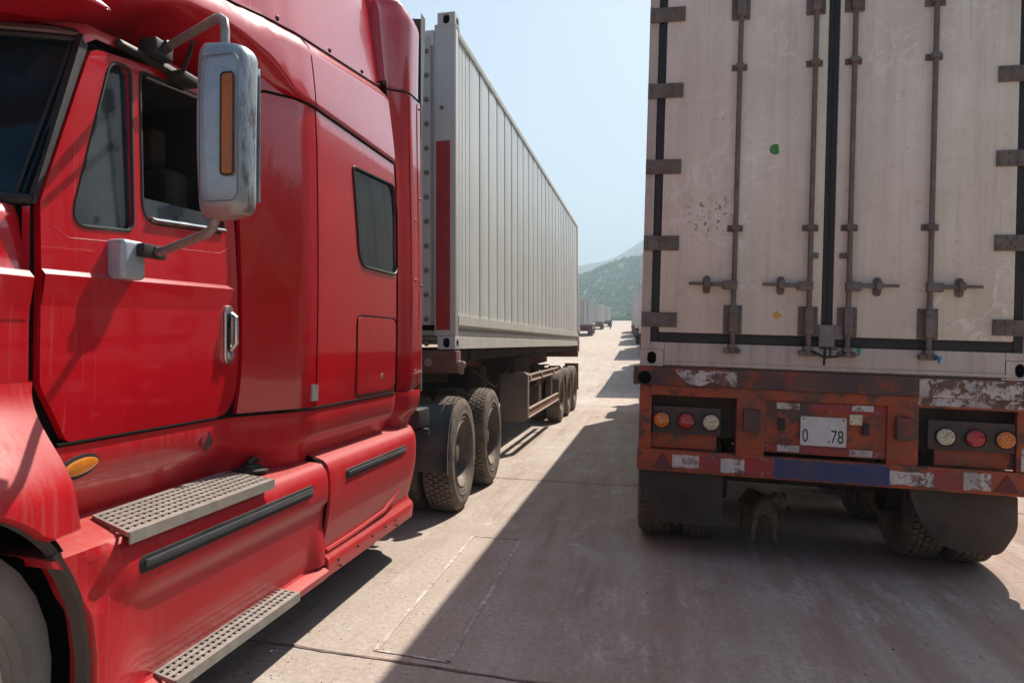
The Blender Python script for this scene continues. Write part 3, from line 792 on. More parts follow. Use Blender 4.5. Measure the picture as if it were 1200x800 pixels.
# frame
mb = MB()
for s in (-1, 1):
    a_, b_ = sorted((s * 1.154, s * CW))
    mb.bbox(a_, b_, 0.0, 0.12, 0.118, CH - 0.118, 0.006)
mb.bbox(-1.055, 1.055, 0.0, 0.10, 0.030, 0.172, 0.005)
for s in (-1, 1): mb.bbox(*sorted((s * 1.056, s * 1.153)), 0.0, 0.10, 0.120, 0.172, 0.004)
mb.bbox(-1.15, 1.15, 0.0, 0.10, CH - 0.05, CH - 0.004, 0.005)
mb.bbox(-1.057, 1.1, -0.012, 0.0, 0.010, 0.034, 0.004)
mb.box(-1.05, 1.05, 0.04, 0.12, -0.0025, 0.029)
mb.build('door_frame', 'door_frame', rc)
def casting(parent, x, y, z, sx=1, mat='door_frame', holes='y', sy=1, name='corner_casting'):
    """ISO corner casting, outer corner at (x,y,z); body goes inward; a recessed black hole on its faces"""
    o = MB()
    x0, x1 = sorted((x, x - sx * 0.162)); y0, y1 = sorted((y, y + sy * 0.178)); z0, z1 = z, z + 0.118
    cx_, cy_, cz_ = (x0 + x1) / 2, (y0 + y1) / 2, (z0 + z1) / 2
    # front face as a ring round the hole
    yf = y
    ring = rrect(cx_, cz_, 0.062, 0.088, 0.030, 4)
    outer = rrect(cx_, cz_, x1 - x0, 0.118, 0.004, 4)
    n = len(ring)
    vs = [(p[0], yf, p[1]) for p in outer] + [(p[0], yf, p[1]) for p in ring] + [(p[0], yf + sy * 0.03, p[1]) for p in ring] + [(p[0], yf + sy * 0.178, p[1]) for p in outer]
    fs = []
    for i in range(n):
        j = (i + 1) % n
        fs += [(i, j, n + j, n + i), (n + i, n + j, 2 * n + j, 2 * n + i), (i, 3 * n + i, 3 * n + j, j)]
    fs.append(tuple(range(3 * n, 4 * n)))
    o.add(vs, fs)
    ob = o.build(name, mat, parent)
    d = MB(); d.add([(p[0], yf + sy * 0.029, p[1]) for p in ring], [tuple(range(n))])
    sxp = x + sx * 0.0015
    d.prism([(p[0] - cz_ + cy_, p[1]) for p in rrect(cz_, cz_, 0.075, 0.052, 0.024, 4)], 'x', x - sx * 0.01, sxp)
    d.build('casting_hole', 'gap', ob)
    return ob
for s in (-1, 1):
    casting(rc, s * (CW + 0.002), -0.004, 0.0, s)
    casting(rc, s * (CW + 0.002), -0.004, CH - 0.118, s)
mb = MB()   # side walls, roof and nose of the box
for s in (-1, 1):
    rows = []
    n = 24
    prof = []
    for k in range(n):
        y0 = 0.12 + k * (CL - 0.2) / n; dy = (CL - 0.2) / n
        prof += [(s * 1.205, y0), (s * 1.205, y0 + dy - 0.03), (s * 1.19, y0 + dy - 0.02), (s * 1.19, y0 + dy - 0.01)]
    mb.grid([[(x, y, z) for x, y in prof] for z in (0.16, CH - 0.1)])
    a_, b_ = sorted((s * 1.14, s * 1.215)); mb.box(a_, b_, 0.18, CL, 0.0, 0.16); mb.box(a_, b_, 0.13, CL, CH - 0.1, CH - 0.02)
mb.box(-1.2, 1.2, 0.13, CL - 0.01, CH - 0.10, CH - 0.035); mb.box(-1.2, 1.2, CL - 0.05, CL, 0, CH); mb.box(-1.2, 1.2, 0.1, CL - 0.1, 0.02, 0.15)
mb.build('box_body', 'door_frame', rc)
# thermostat plate, cable, seals, stickers
mb = MB(); mb.bbox(-0.053, 0.045, -0.034, -0.006, 0.172, 0.322, 0.005); mb.bbox(0.045, 0.10, -0.022, -0.006, 0.225, 0.322, 0.005)
mb.build('cover_plate', simple('plate_steel', (0.24, 0.21, 0.20, 1), 0.5, 0.3, dirt=(0.2, 0.15, 0.12, 1)), rc)
mb = MB()
mb.tube([(-0.15, -0.03, 0.22), (-0.13, -0.05, 0.17), (-0.08, -0.06, 0.13), (-0.02, -0.06, 0.105), (0.05, -0.06, 0.11), (0.12, -0.05, 0.14), (0.15, -0.03, 0.17)], 0.009, 8)
mb.tube([(-0.05, -0.05, 0.165), (0.06, -0.05, 0.16)], 0.006, 6); mb.tube([(-0.015, -0.04, 0.17), (-0.02, -0.05, 0.05)], 0.008, 6); mb.tube([(0.02, -0.04, 0.17), (0.015, -0.05, 0.10)], 0.006, 6)
mb.build('drain_hose', 'rubber', rc)
def seal(x, z, mat, lab):
    mb = MB(); mb.lathe([(-0.016, 0.0005), (-0.016, 0.012), (-0.006, 0.015), (0.004, 0.013), (0.012, 0.008), (0.034, 0.005), (0.034, 0.0005)], 12, Matrix.Translation((x, -0.075, z)) @ Matrix.Rotation(R(90), 4, 'Y'))
    mb.build('seal', mat, rc)['label'] = lab
seal(0.185, 0.155, 'teal', 'teal bolt seal'); seal(0.655, 0.120, 'blueseal', 'blue bolt seal')
mb = MB(); pts = [(0.037 * math.cos(t) - 0.355, 0.037 * math.sin(t)) for t in [R(a) for a in range(60, 330, 15)]]
mb.prism([(p[0], p[1] + 1.530) for p in pts], 'y', -0.006, -0.0045); mb.build('sticker', 'green', rc)['label'] = 'green torn round sticker'
mb = MB(); mb.prism([(-0.315, 0.352), (-0.283, 0.383), (-0.318, 0.412), (-0.348, 0.380)], 'y', -0.006, -0.0045); mb.build('sticker', 'yellow', rc)['label'] = 'yellow diamond sticker'

# ------------------------------------------------------------------ its orange trailer
tr = local_thing('container_trailer', 'rusty orange semi-trailer rear with mud flaps under the white container', 'trailer')
GZ = -1.352
mb = MB()
mb.bbox(-1.262, 1.265, -0.03, 0.10, -0.135, -0.004, 0.006)
mb.build('rear_beam', 'orange_rust', tr)
mb = MB(); mb.bbox(-1.14, 1.22, -0.012, 0.10, -0.205, -0.136, 0.004); mb.build('beam_lip', 'orange', tr)
mb = MB(); mb.prism(rpoly([(-0.98, -0.018), (-0.56, -0.022), (-0.57, -0.125), (-0.66, -0.12), (-0.72, -0.09), (-0.80, -0.13), (-0.88, -0.12), (-0.95, -0.06)], 0.02), 'y', -0.0325, -0.0300); mb.build('worn_patch', 'chip_white', tr)
mb = MB(); mb.bbox(0.56, 1.262, -0.0330, -0.0302, -0.134, -0.014, 0.001); mb.bbox(0.56, 1.2, -0.0145, -0.0122, -0.19, -0.137, 0.001); mb.build('worn_patch', 'chip_white', tr)
for s, x in ((-1, -1.185), (1, 1.19)):
    mb = MB(); mb.lathe([(0.0, 0.0005), (0.0, 0.038), (0.004, 0.042), (0.004, 0.046)], 20, Matrix.Translation((x, -0.034, -0.085)) @ Matrix.Rotation(R(-90), 4, 'Z')); mb.build('lashing_hole', 'gap', tr)
for x0, x1 in ((-0.558, -0.375), (0.382, 0.569)):
    mb = MB(); mb.bbox(x0, x1, -0.008, 0.14, -0.60, -0.135, 0.005); p = mb.build('post', 'orange', tr)
    c = (x0 + x1) / 2; q = MB(); q.bbox(c - 0.052, c + 0.056, -0.075, -0.008, -0.425, -0.275, 0.012); q.build('lamp_box', 'orange_rust', p)
mb = MB(); mb.bbox(-0.374, 0.381, 0.01, 0.05, -0.565, -0.206, 0.004); pp = mb.build('plate_panel', 'orange', tr)
for a_ in ((-0.374, 0.381, 0.004, 0.012, -0.555, -0.505), (-0.10, 0.381, 0.004, 0.012, -0.27, -0.215)):
    q = MB(); q.bbox(*a_, 0.002); q.build('red_stripe', 'refl_red', pp)
for a_ in ((-0.30, -0.155, -0.001, 0.005, -0.262, -0.218), (0.17, 0.30, -0.001, 0.005, -0.252, -0.212), (-0.29, -0.15, -0.001, 0.005, -0.552, -0.508), (0.16, 0.30, -0.001, 0.005, -0.556, -0.512)):
    q = MB(); q.bbox(*a_, 0.002); q.build('reflector', 'refl_white', pp)
q = MB(); q.bbox(0.155, 0.235, -0.004, 0.012, -0.345, -0.275, 0.004); q.build('clear_lamp', 'whitelens', pp)
for a_ in ((-0.290, -0.245, -0.02, 0.012, -0.405, -0.325), (0.235, 0.275, -0.02, 0.012, -0.41, -0.33)):
    q = MB(); q.bbox(*a_, 0.008); q.build('plate_lamp', 'black', pp)
q = MB(); q.prism(rrect(-0.006, -0.401, 0.285, 0.196, 0.008, 3), 'y', -0.012, -0.006); pl = q.build('number_plate', 'plate', pp)
for txt, x, z, size in (('0', -0.138, -0.474, 0.125), ('.78', 0.022, -0.474, 0.125)):
    T = Matrix.Translation((x, -0.0125, z)) @ Matrix.Rotation(R(90), 4, 'X')
    t_ = text_mesh(txt, size, 'plate_number', T, 'ink', pl, 0.66, 0.001)
q = MB()
for x in (-0.13, 0.118):
    for z in (-0.318, ): q.tube([(x, -0.012, z), (x, -0.018, z)], 0.008, 8)
q.build('plate_bolt', 'bolt', pl)
# lamp clusters
def round_lamp(parent, x, z, mat, name='tail_lamp'):
    mb = MB(); T = Matrix.Translation((x, 0.018, z)) @ Matrix.Rotation(R(-90), 4, 'Z')
    # axis X of the lathe -> -Y
    mb.lathe([(0.0, 0.062), (0.022, 0.062), (0.024, 0.058), (0.020, 0.054)], 28, T); ring = mb.build(name, 'black', parent)
    m2 = MB(); m2.lathe([(0.018, 0.0545), (0.024, 0.045), (0.027, 0.02), (0.0275, 0.0005)], 28, T)
    for rr, nn in ((0.0, 1), (0.019, 6), (0.037, 12)):
        for k in range(nn):
            a = 2 * PI * k / nn
            cx_, cz_ = x + rr * math.cos(a), z + rr * math.sin(a)
            T2 = Matrix.Translation((cx_, -0.0065 + rr * 0.02, cz_)) @ Matrix.Rotation(R(-90), 4, 'Z')
            m2.lathe([(-0.003, 0.0078), (0.003, 0.006), (0.0055, 0.003), (0.006, 0.0003)], 8, T2)
    m2.build('lens', mat, ring)
for s in (-1, 1):
    x0, x1 = sorted((s * 1.125, s * 0.63)) if s > 0 else (-1.12, -0.66)
    mb = MB(); mb.bbox(x0, x1, 0.014, 0.03, -0.475, -0.285, 0.003); lp = mb.build('lamp_bracket', 'lamp_plate', tr)
    for x, mt in zip(((-1.06, -0.892, -0.725) if s < 0 else (1.072, 0.902, 0.73)), ('amber', 'redlens', 'whitelens')):
        round_lamp(lp, x, -0.382 if s < 0 else -0.39, mt)
    mb = MB(); a_, b_ = sorted((s * 1.215, s * 1.13)); mb.bbox(a_, b_, 0.0, 0.05, -0.60, -0.136, 0.004)
    a_, b_ = sorted((s * 1.16, s * 0.68)); mb.bbox(a_, b_, 0.05, 0.07, -0.585, -0.475, 0.004)
    mb.bbox(*sorted((s * 1.215, s * 1.19)), 0.05, 0.9, -0.55, -0.136, 0.004)
    mb.build('lamp_frame', 'orange', tr)
# bumper
mb = MB(); mb.bbox(-1.222, 1.222, -0.018, 0.08, -0.745, -0.592, 0.006); bp = mb.build('bumper', 'orange', tr)
def strip(x0, x1, mat, nm='bumper_stripe', z0=-0.738, z1=-0.60, jag=True):
    q = MB(); n = max(3, int((x1 - x0) / 0.03)); r_ = random.Random(int(x0 * 999))
    top = [(x0 + (x1 - x0) * i / n, z1 - (r_.uniform(0, 0.012) if jag else 0)) for i in range(n + 1)]
    bot = [(x0 + (x1 - x0) * i / n, z0 + (r_.uniform(0, 0.012) if jag else 0)) for i in range(n, -1, -1)]
    q.prism(top + bot, 'y', -0.0205, -0.0182); return q.build(nm, mat, bp)
strip(-0.98, -0.80, 'refl_white', z0=-0.715, z1=-0.615); strip(-0.795, -0.66, 'refl_red', z0=-0.72, z1=-0.61); strip(-0.655, -0.50, 'refl_white', z0=-0.73, z1=-0.62)
strip(-0.498, -0.31, 'refl_red'); strip(-0.308, 0.40, 'blue', z0=-0.741, z1=-0.597)
strip(0.402, 0.66, 'refl_white', z0=-0.725, z1=-0.625); strip(0.662, 0.828, 'refl_red', z0=-0.735, z1=-0.60); strip(0.830, 0.985, 'refl_white', z0=-0.73, z1=-0.605)
M['maroon'] = simple('dark_triangle', (0.13, 0.015, 0.02, 1), 0.5)
for c in (-1.045, 1.075):
    q = MB(); q.prism([(c - 0.075, -0.725), (c + 0.075, -0.725), (c, -0.61)], 'y', -0.0235, -0.0182); q.build('triangle_reflector', 'maroon', bp)
q = MB(); q.bbox(1.155, 1.195, -0.006, 0.004, -0.585, -0.44, 0.003); q.build('reflector', 'refl_white', tr)
# mud flaps
q = MB(); pts = rpoly([(-1.205, -0.755), (-0.635, -0.755), (-0.63, -1.118), (-1.09, -1.112), (-1.15, -1.0)], [0.01, 0.01, 0.06, 0.08, 0.1], 5)
q.prism(pts, 'y', 0.040, 0.055); q.build('mud_flap', 'flap', tr, bevel=0.003)
q = MB(); pts = rpoly([(0.53, -0.755), (1.16, -0.755), (1.165, -0.97), (1.07, -1.145), (0.74, -1.125), (0.60, -0.96)], [0.01, 0.01, 0.05, 0.06, 0.13, 0.15], 6)
q.prism(pts, 'y', 0.040, 0.055); q.build('mud_flap', 'flap', tr, bevel=0.003)['label'] = 'rounded right mud flap'
# rails, cross members, axles, springs
q = MB(); q.box(-1.17, -0.56, 0.13, 0.16, -0.50, -0.14); q.build('back_plate', 'chassis_dark', tr)
q = MB(); q.box(0.575, 1.17, 0.13, 0.16, -0.50, -0.14); q.build('back_plate', 'chassis_dark', tr)
q = MB()
for s in (-1, 1):
    a_, b_ = sorted((s * 0.39, s * 0.53)); q.box(a_, b_, 0.14, 11.6, -0.20, -0.175); q.box(a_, b_, 0.14, 11.6, -0.52, -0.495); q.box(min(s * 0.45, s * 0.47), max(s * 0.45, s * 0.47), 0.14, 11.6, -0.5, -0.19)
for k in range(10): q.box(-1.15, 1.15, 0.9 + k * 1.2, 1.0 + k * 1.2, -0.17, -0.03)
q.build('frame_rail', 'chassis_dark', tr)
for k, y in enumerate((0.78, 2.09, 3.40)):
    q = MB(); zc = GZ + 0.515
    q.tube([(-1.0, y, zc), (1.0, y, zc)], 0.065, 14)
    for s in (-1, 1):
        q.tube([(s * 0.46, y - 0.45, zc + 0.12), (s * 0.46, y, zc + 0.07), (s * 0.46, y + 0.45, zc + 0.12)], 0.035, 8)
        q.lathe([(s * 0.55, 0.2), (s * 0.75, 0.2)], 20, Matrix.Translation((0, y, zc)))
    q.build('axle', 'chassis_dark', tr)
    for s in (-1, 1):
        wheel(tr, (s * 1.075, y, zc), s, 0.515, 0.275, True, k < 2, rot=0.4 * k)
        wheel(tr, (s * 0.755, y, zc), -s, 0.515, 0.275, True, k < 2, rot=0.2 + 0.4 * k)
q = MB(); q.bbox(-0.55, 0.55, 5.2, 5.9, -1.0, -0.55, 0.02); q.tube([(0.3, 1.4, -0.62), (0.3, 2.4, -0.62)], 0.13, 16); q.build('air_tank', 'chassis_dark', tr)
q = MB()
for s in (-1, 1): q.bbox(*sorted((s * 0.85, s * 0.97)), 8.6, 8.72, -1.0, -0.17, 0.01); q.bbox(*sorted((s * 0.8, s * 1.02)), 8.54, 8.78, -1.03, -1.0, 0.005)
q.build('landing_gear', 'chassis_dark', tr)

# ------------------------------------------------------------------ red tractor unit, facing the camera (world coordinates)
TO = (-2.9, 3.5, 0.0)
tk = thing('truck_tractor', 'red long-nosed truck tractor with sleeper cab, silver mirror and perforated metal steps', 'truck', TO)
MX = lambda p: (-5.8 - p[0], p[1], p[2])
def bx(y, z):
    """outer x of the cab and sleeper side"""
    if y < 3.28: b = 0.0
    elif y < 3.62: b = 0.150 * (y - 3.28) / 0.34
    elif y < 3.80:
        t = (y - 3.62) / 0.18; b = 0.150 + 0.04 * (1 - (1 - t) ** 2) * 1.0
    else: b = 0.19
    if y > 5.12:
        b += -0.035 * sm(5.12, 5.17, y) + 0.055 * sm(5.20, 5.42, y)
    cab = 1 - sm(3.26, 3.45, y)
    l = -(max(0, z - 1.80) * 0.035 + max(0, 1.45 - z) ** 2 * 0.25) * cab
    l += -(soft(z - 2.70, 0.18) * 0.11 * (1 - sm(5.16, 5.42, y)) + max(0, 1.35 - z) ** 2 * 0.22) * (1 - cab)
    l += 0.018 * math.sin((z - 1.2) * 2.3) * (1 - cab) * 0.5
    return -1.87 + b + l

def mirror_split(mb): mb.msplit = True; return mb
def mirror_too(mb):
    n = len(mb.v); mb.v += [Vector(MX(v)) for v in mb.v[:n]]
    k = len(mb.f)
    for i in range(k): mb.f.append(tuple(j + n for j in mb.f[i][::-1])); mb.mi.append(mb.mi[i])
    return mb

# door
door_o = rpoly([(2.075, 1.972), (2.074, 1.385), (2.215, 1.190), (3.285, 1.190), (3.302, 1.45), (3.285, 2.15), (3.235, 2.615), (2.95, 2.652), (2.33, 2.560)], [0.01, 0.03, 0.02, 0.12, 0.3, 0.4, 0.06, 0.1, 0.05], 5)
qwin = rpoly([(2.205, 1.915), (2.545, 1.940), (2.548, 2.560), (2.43, 2.548)], [0.09, 0.05, 0.04, 0.06], 6)
swin = rpoly([(2.600, 1.985), (3.20, 2.022), (3.185, 2.612), (2.602, 2.568)], [0.09, 0.05, 0.04, 0.03], 6)
mb = MB(); panel(mb, door_o, [qwin, swin], bx, 0.05, 0.04, 0.004)
dr = mb.build('door', 'red', tk, smooth=50)
dark = MB()
panel(dark, rpoly([(2.035, 1.965), (2.035, 1.375), (2.18, 1.172), (3.31, 1.172), (3.31, 2.62), (2.95, 2.655), (2.30, 2.56)], 0.02), [dens(qwin, 0.1), dens(swin, 0.1)], lambda y, z: bx(y, z) - 0.022, 0.08, 0.01)
dark.build('door_frame', 'gap', tk, smooth=50)
q = MB()
q.tube(on(bx, qwin, 0.003, 0.04, True), 0.007, 6, closed=True); q.build('window_seal', 'rubber', dr)
q = MB(); q.tube(on(bx, swin, 0.002, 0.04, True), 0.008, 6, closed=True); q.build('window_seal', 'rubber', dr)
q = MB(); q.tube([(bx(y, z) + 0.013, y, z) for y, z in ((2.64, 2.003), (2.66, 2.0), (2.9, 2.015), (3.19, 2.032))], 0.010, 8); q.build('window_trim', 'chrome', dr)
q = MB(); q.tube([(bx(y, z) + 0.008, y, z) for y, z in ((2.63, 2.555), (3.17, 2.598))], 0.007, 6); q.build('window_trim', 'chrome', dr)
q = MB(); panel(q, qwin, [], lambda y, z: bx(y, z) - 0.010 - (z - 1.92) * 0.012, 0.12, 0.004); q.build('quarter_window', 'glass', dr, smooth=30)
q = MB(); panel(q, [(2.61, 1.99), (3.19, 2.02), (3.19, 2.10), (2.61, 2.085)], [], lambda y, z: bx(y, z) - 0.018, 0.12, 0.004); q.build('lowered_window', 'glass', dr)
q = MB(); q.tube([(bx(2.45, 2.5) - 0.05, 2.42, 2.50), (bx(2.3, 2.2) - 0.06, 2.27, 2.17)], 0.012, 6); q.build('window_post', 'dark', dr)
# swage line
def wedge(y0, y1, z0, z1, surf, w=0.014, h=0.020, n=18):
    m_ = MB(); rows = []
    for i in range(n + 1):
        y = lerp(y0, y1, i / n); z = lerp(z0, z1, i / n); X = surf(y, z)
        rows.append([(X + 0.003, y, z + h), (X + 0.0055, y, z + h * 0.8), (X + w, y, z + 0.002), (X + w * 0.97, y, z - 0.006), (X + 0.004, y, z - 0.10), (X + 0.003, y, z - 0.13)])
    m_.grid(rows); return m_
wedge(2.078, 3.265, 1.740, 1.768, bx, 0.018, 0.020).build('swage_line', 'red', dr, smooth=25)
# crease ring round the windows
q = MB(); q.tube(on(bx, [(2.13, 1.90), (2.2, 1.872), (2.55, 1.895), (3.15, 1.925), (3.24, 1.96), (3.255, 2.02)], 0.0, 0.05), 0.005, 6); q.build('window_surround', 'red', dr)
# handle
q = MB(); q.prism(rrect(3.215, 1.560, 0.072, 0.268, 0.034, 7), 'x', -1.868, -1.850); hb = q.build('door_handle', 'chrome', dr, bevel=0.006)
q = MB(); q.prism(rrect(3.203, 1.572, 0.030, 0.170, 0.014, 5), 'x', -1.852, -1.8485); q.build('handle_recess', 'gap', hb)
q = MB(); q.tube([(-1.852, 3.228, 1.655), (-1.828, 3.228, 1.640), (-1.826, 3.228, 1.52), (-1.852, 3.228, 1.49)], 0.011, 8); q.lathe([(-1.85, 0.017), (-1.838, 0.015), (-1.837, 0.001)], 14, Matrix.Translation((0, 3.215, 1.460))); q.build('handle_grip', 'chrome', hb)

# cab body: sill, corner, sleeper side, rear extender
sw = rpoly([(4.305, 2.560), (5.085, 2.595), (5.130, 2.40), (5.135, 1.985), (4.40, 1.985)], [0.03, 0.20, 0.1, 0.12, 0.12], 6)
def side_mesh(hole=True):
    m_ = MB()
    panel(m_, [(3.312, 1.188), (5.115, 1.188), (5.115, 2.752), (3.60, 2.752), (3.42, 2.735), (3.285, 2.70), (3.315, 2.15), (3.325, 1.45)], [sw] if hole else [], bx, 0.06, 0.04)
    return m_
body = side_mesh(); body.build('sleeper_side', 'red', tk, smooth=50)
m_ = side_mesh(False); m_.v = [Vector(MX(v)) for v in m_.v]; m_.build('sleeper_side', 'red', tk, smooth=50)
q = MB(); panel(q, [(3.30, 1.16), (5.14, 1.16), (5.14, 2.75), (3.5, 2.75), (3.3, 2.7)], [dens(sw, 0.1)], lambda y, z: bx(y, z) - 0.02, 0.1, 0.01); q.build('sleeper_frame', 'gap', tk)
q = MB(); panel(q, sw, [], lambda y, z: bx(y, z) - 0.010, 0.1, 0.004); gw = q.build('sleeper_window', 'glass_dark', tk)
q = MB(); q.tube(on(bx, sw, 0.003, 0.04, True), 0.008, 6, closed=True); q.build('window_seal', 'rubber', gw)
# curtain and shelf behind the sleeper window
q = MB(); q.box(-2.2, -2.19, 4.2, 5.2, 1.9, 2.65); q.box(-2.1, -1.80, 4.3, 5.15, 1.95, 1.97)
for i in range(6): q.tube([(-1.86, 4.45 + i * 0.10, 1.98), (-1.87, 4.46 + i * 0.10, 2.5)], 0.035, 8)
q.build('curtain', simple('curtain_cloth', (0.13, 0.13, 0.135, 1), 0.9), tk)

def sill_rows(y0, y1, n):
    rows = []
    for i in range(n + 1):
        y = lerp(y0, y1, i / n); X = bx(y, 1.17)
        rows.append([(X, y, 1.180), (X + 0.002, y, 1.172), (X, y, 1.12), (X - 0.012, y, 1.06), (X - 0.03, y, 1.02), (X - 0.065, y, 0.985), (X - 0.09, y, 0.93), (X - 0.095, y, 0.86), (X - 0.12, y, 0.80)])
    return rows
q = MB(); q.grid(sill_rows(2.07, 5.66, 60)); mirror_split(q); q.build('sill', 'red_dusty', tk, smooth=60)
# extender
def ext_rows():
    rows = []
    for i in range(26):
        z = 1.045 + (3.33 - 1.045) * i / 25
        k = sm(1.04, 1.25, z)
        rows.append([(bx(y, max(z, 1.2)) - (1 - k) * 0.05 * (1 + 2 * (y - 5.1)), y, z) for y in (5.118, 5.128, 5.16, 5.19, 5.24, 5.30, 5.36, 5.42, 5.48, 5.54, 5.60, 5.64, 5.665)] + [(bx(5.66, z) - 0.03, 5.675, z), (bx(5.66, z) - 0.09, 5.672, z)])
    return rows
q = MB(); q.grid(ext_rows()); mirror_split(q); ex = q.build('side_extender', 'red', tk, smooth=55)
q = MB()
for yy in (5.40, 5.58): q.tube([(bx(yy, z) + 0.001, yy, z) for z in (1.2, 1.8, 2.4, 2.9, 3.3)], 0.0035, 5)
q.build('groove', 'red', ex)
def bolts(name, pts, parent, mat='bolt', r=0.010, nx=1.0):
    for p in pts:
        b = MB(); b.lathe([(0, r), (0.004, r), (0.009, r * 0.5), (0.009, 0.0005)], 10, Matrix.Translation(p)); b.build(name, mat, parent)
bolts('screw', [(bx(5.50, z), 5.50, z) for z in (1.32, 1.98, 2.42)] + [(bx(5.64, z), 5.64, z) for z in (1.30, 1.95, 2.60, 3.28)], ex)

# roof fairing
def zl(y): # lower edge of the fairing
    pts = [(2.1, 2.70), (2.40, 2.76), (2.78, 2.893), (3.0, 2.915), (3.2, 2.905), (3.40, 2.865), (3.52, 2.80), (3.60, 2.765), (3.72, 2.757), (6, 2.757)]
    for (a, za), (b, zb) in zip(pts[:-1], pts[1:]):
        if y <= b: return lerp(za, zb, (y - a) / (b - a))
    return 2.757
def xl(y):
    pts = [(2.1, -1.93), (2.40, -1.83), (2.78, -1.80), (3.2, -1.76), (3.5, -1.705), (3.7, -1.682), (3.8, -1.68)]
    for (a, za), (b, zb) in zip(pts[:-1], pts[1:]):
        if y <= b: return lerp(za, zb, (y - a) / (b - a))
    return -1.68
def z2(y): return 3.085 + 0.112 * (y - 3.3)
def fair_x(y, z):
    base = xl(y)
    x = base - soft(z - max(2.72, zl(y) + 0.02), 0.16) * 0.13 - soft(z - 3.80, 0.12) ** 2 * 2.0
    s2 = z2(y)
    x -= 0.046 * sm(s2 - 0.085, s2 - 0.004, z)
    return x
rows = []
ys = [2.1, 2.2, 2.3, 2.4, 2.5, 2.6, 2.7, 2.8, 2.9, 3.0, 3.1, 3.2, 3.3, 3.38, 3.44, 3.5, 3.55, 3.6, 3.65, 3.72, 3.8, 4.0, 4.2, 4.4, 4.6, 4.8, 5.0, 5.115]
for y in ys:
    z0 = zl(y); X0 = xl(y); u = (1 - sm(3.40, 3.66, y)); ui = u * sm(2.12, 2.50, y)
    top = 3.20 + 0.80 * sm(2.0, 4.6, y)
    r_ = [(-2.90, y, z0 - 0.17 * ui), (-2.55, y, z0 - 0.16 * ui), (-2.25, y, z0 - 0.14 * ui), (-2.08, y, z0 - 0.115 * ui), (X0 - 0.16 * u - 0.02, y, z0 - 0.075 * u), (X0 - 0.06 * u - 0.01, y, z0 - 0.025 * u), (X0 - 0.015, y, z0 - 0.004)]
    zs = [z0 + 0.006, z0 + 0.03, z0 + 0.08, z0 + 0.15]
    s2 = max(z2(y), z0 + 0.26)
    zs += [s2 - 0.10, s2 - 0.085, s2 - 0.06, s2 - 0.035, s2 - 0.012, s2 - 0.002, s2 + 0.01, s2 + 0.05]
    tt = max(top, s2 + 0.15)
    for k in range(1, 9): zs.append(lerp(s2 + 0.05, tt, k / 8))
    for z in zs: r_.append((fair_x(y, z), y, z))
    xe = fair_x(y, tt)
    for k in (1, 2, 3, 4): r_.append((lerp(xe, -2.9, (k / 4) ** 1.5), y, tt + 0.14 * math.sin(k / 4 * PI / 2)))
    rows.append(r_)
q = MB(); q.grid(rows); mirror_too(q); rf = q.build('roof_fairing', 'red', tk, smooth=60)
# fairing nose closing
q = MB(); a = rows[0]; q.add([p for p in a] + [(-2.9, 2.02, 2.98)], [(i, i + 1, len(a)) for i in range(len(a) - 1)]); mirror_too(q); q.build('fairing_nose', 'red', tk)
# rear cap of fairing above the extender
rows = []
for i in range(24):
    z = 3.335 + (3.98 - 3.335) * i / 23
    t = sm(3.80, 4.0, z)
    yy = [5.118, 5.13, 5.16, 5.20, 5.26, 5.32, 5.38, 5.44, 5.50, 5.56, 5.61, 5.65, 5.67]
    rows.append([(fair_x(5.10, z) - 0.04, 5.105, z)] + [(bx(y, z) - 0.07 * t * t - (0.02 if y > 5.62 else 0) * (y - 5.62) / 0.05, y - 0.10 * t ** 3 * (y - 5.1) / 0.55, z) for y in yy] + [(bx(5.66, 3.4) - 0.12, 5.67 - 0.1 * t ** 3, z)])
last = rows[-1]
rows.append([(p[0] - 0.04, p[1] - 0.01, p[2] + 0.022) for p in last]); rows.append([(-2.4, p[1], 4.06) for p in last]); rows.append([(-2.9, p[1], 4.08) for p in last])
q = MB(); q.grid(rows); mirror_too(q); q.build('fairing_ear', 'red', tk, smooth=60)
# seams (open gaps read as dark lines)
def seam(pts, surf, name='panel_seam', r=0.0045, off=0.0005, step=0.05):
    s_ = MB(); s_.tube(on(surf, pts, off, step), r, 5); s_.build(name, 'gap', tk, smooth=0)
seam([(3.31, 2.705), (3.45, 2.745), (3.62, 2.756), (3.9, 2.755), (5.1, 2.755)], lambda y, z: max(bx(y, z), bx(y, 2.70)), r=0.007)
seam([(3.79, 1.19), (3.79, 2.75)], bx, r=0.0028)
seam([(3.79, 2.76), (3.79, 3.13)], fair_x, r=0.0028)
seam([(y, z2(y)) for y in (2.6, 2.8, 3.0, 3.3, 3.8, 4.4, 5.1)], fair_x, r=0.006)
seam([(5.118, 1.19), (5.118, 3.30)], lambda y, z: bx(5.117, z), r=0.007)
seam([(5.12, 3.335), (5.20, 3.31), (5.40, 3.325), (5.66, 3.335)], lambda y, z: bx(y, z) , r=0.007)
seam([(2.17, 1.184), (3.3, 1.184), (5.10, 1.184)], bx, r=0.008)
bolts('screw', [(fair_x(y, z2(y) + 0.03), y, z2(y) + 0.03) for y in (3.55, 4.2, 4.75)], rf, 'dark', 0.014)
hat = rpoly([(4.36, 1.205), (5.10, 1.205), (5.10, 1.690), (4.36, 1.690)], 0.07, 6)
s_ = MB(); s_.tube(on(bx, hat, 0.0005, 0.05, True), 0.0045, 5, closed=True); s_.build('locker_seam', 'gap', tk, smooth=0)
q = MB(); panel(q, rpoly([(4.372, 1.217), (5.088, 1.217), (5.088, 1.678), (4.372, 1.678)], 0.06, 6), [], bx, 0.07, 0.004, 0.004); lk = q.build('locker_door', 'red', tk, smooth=50)
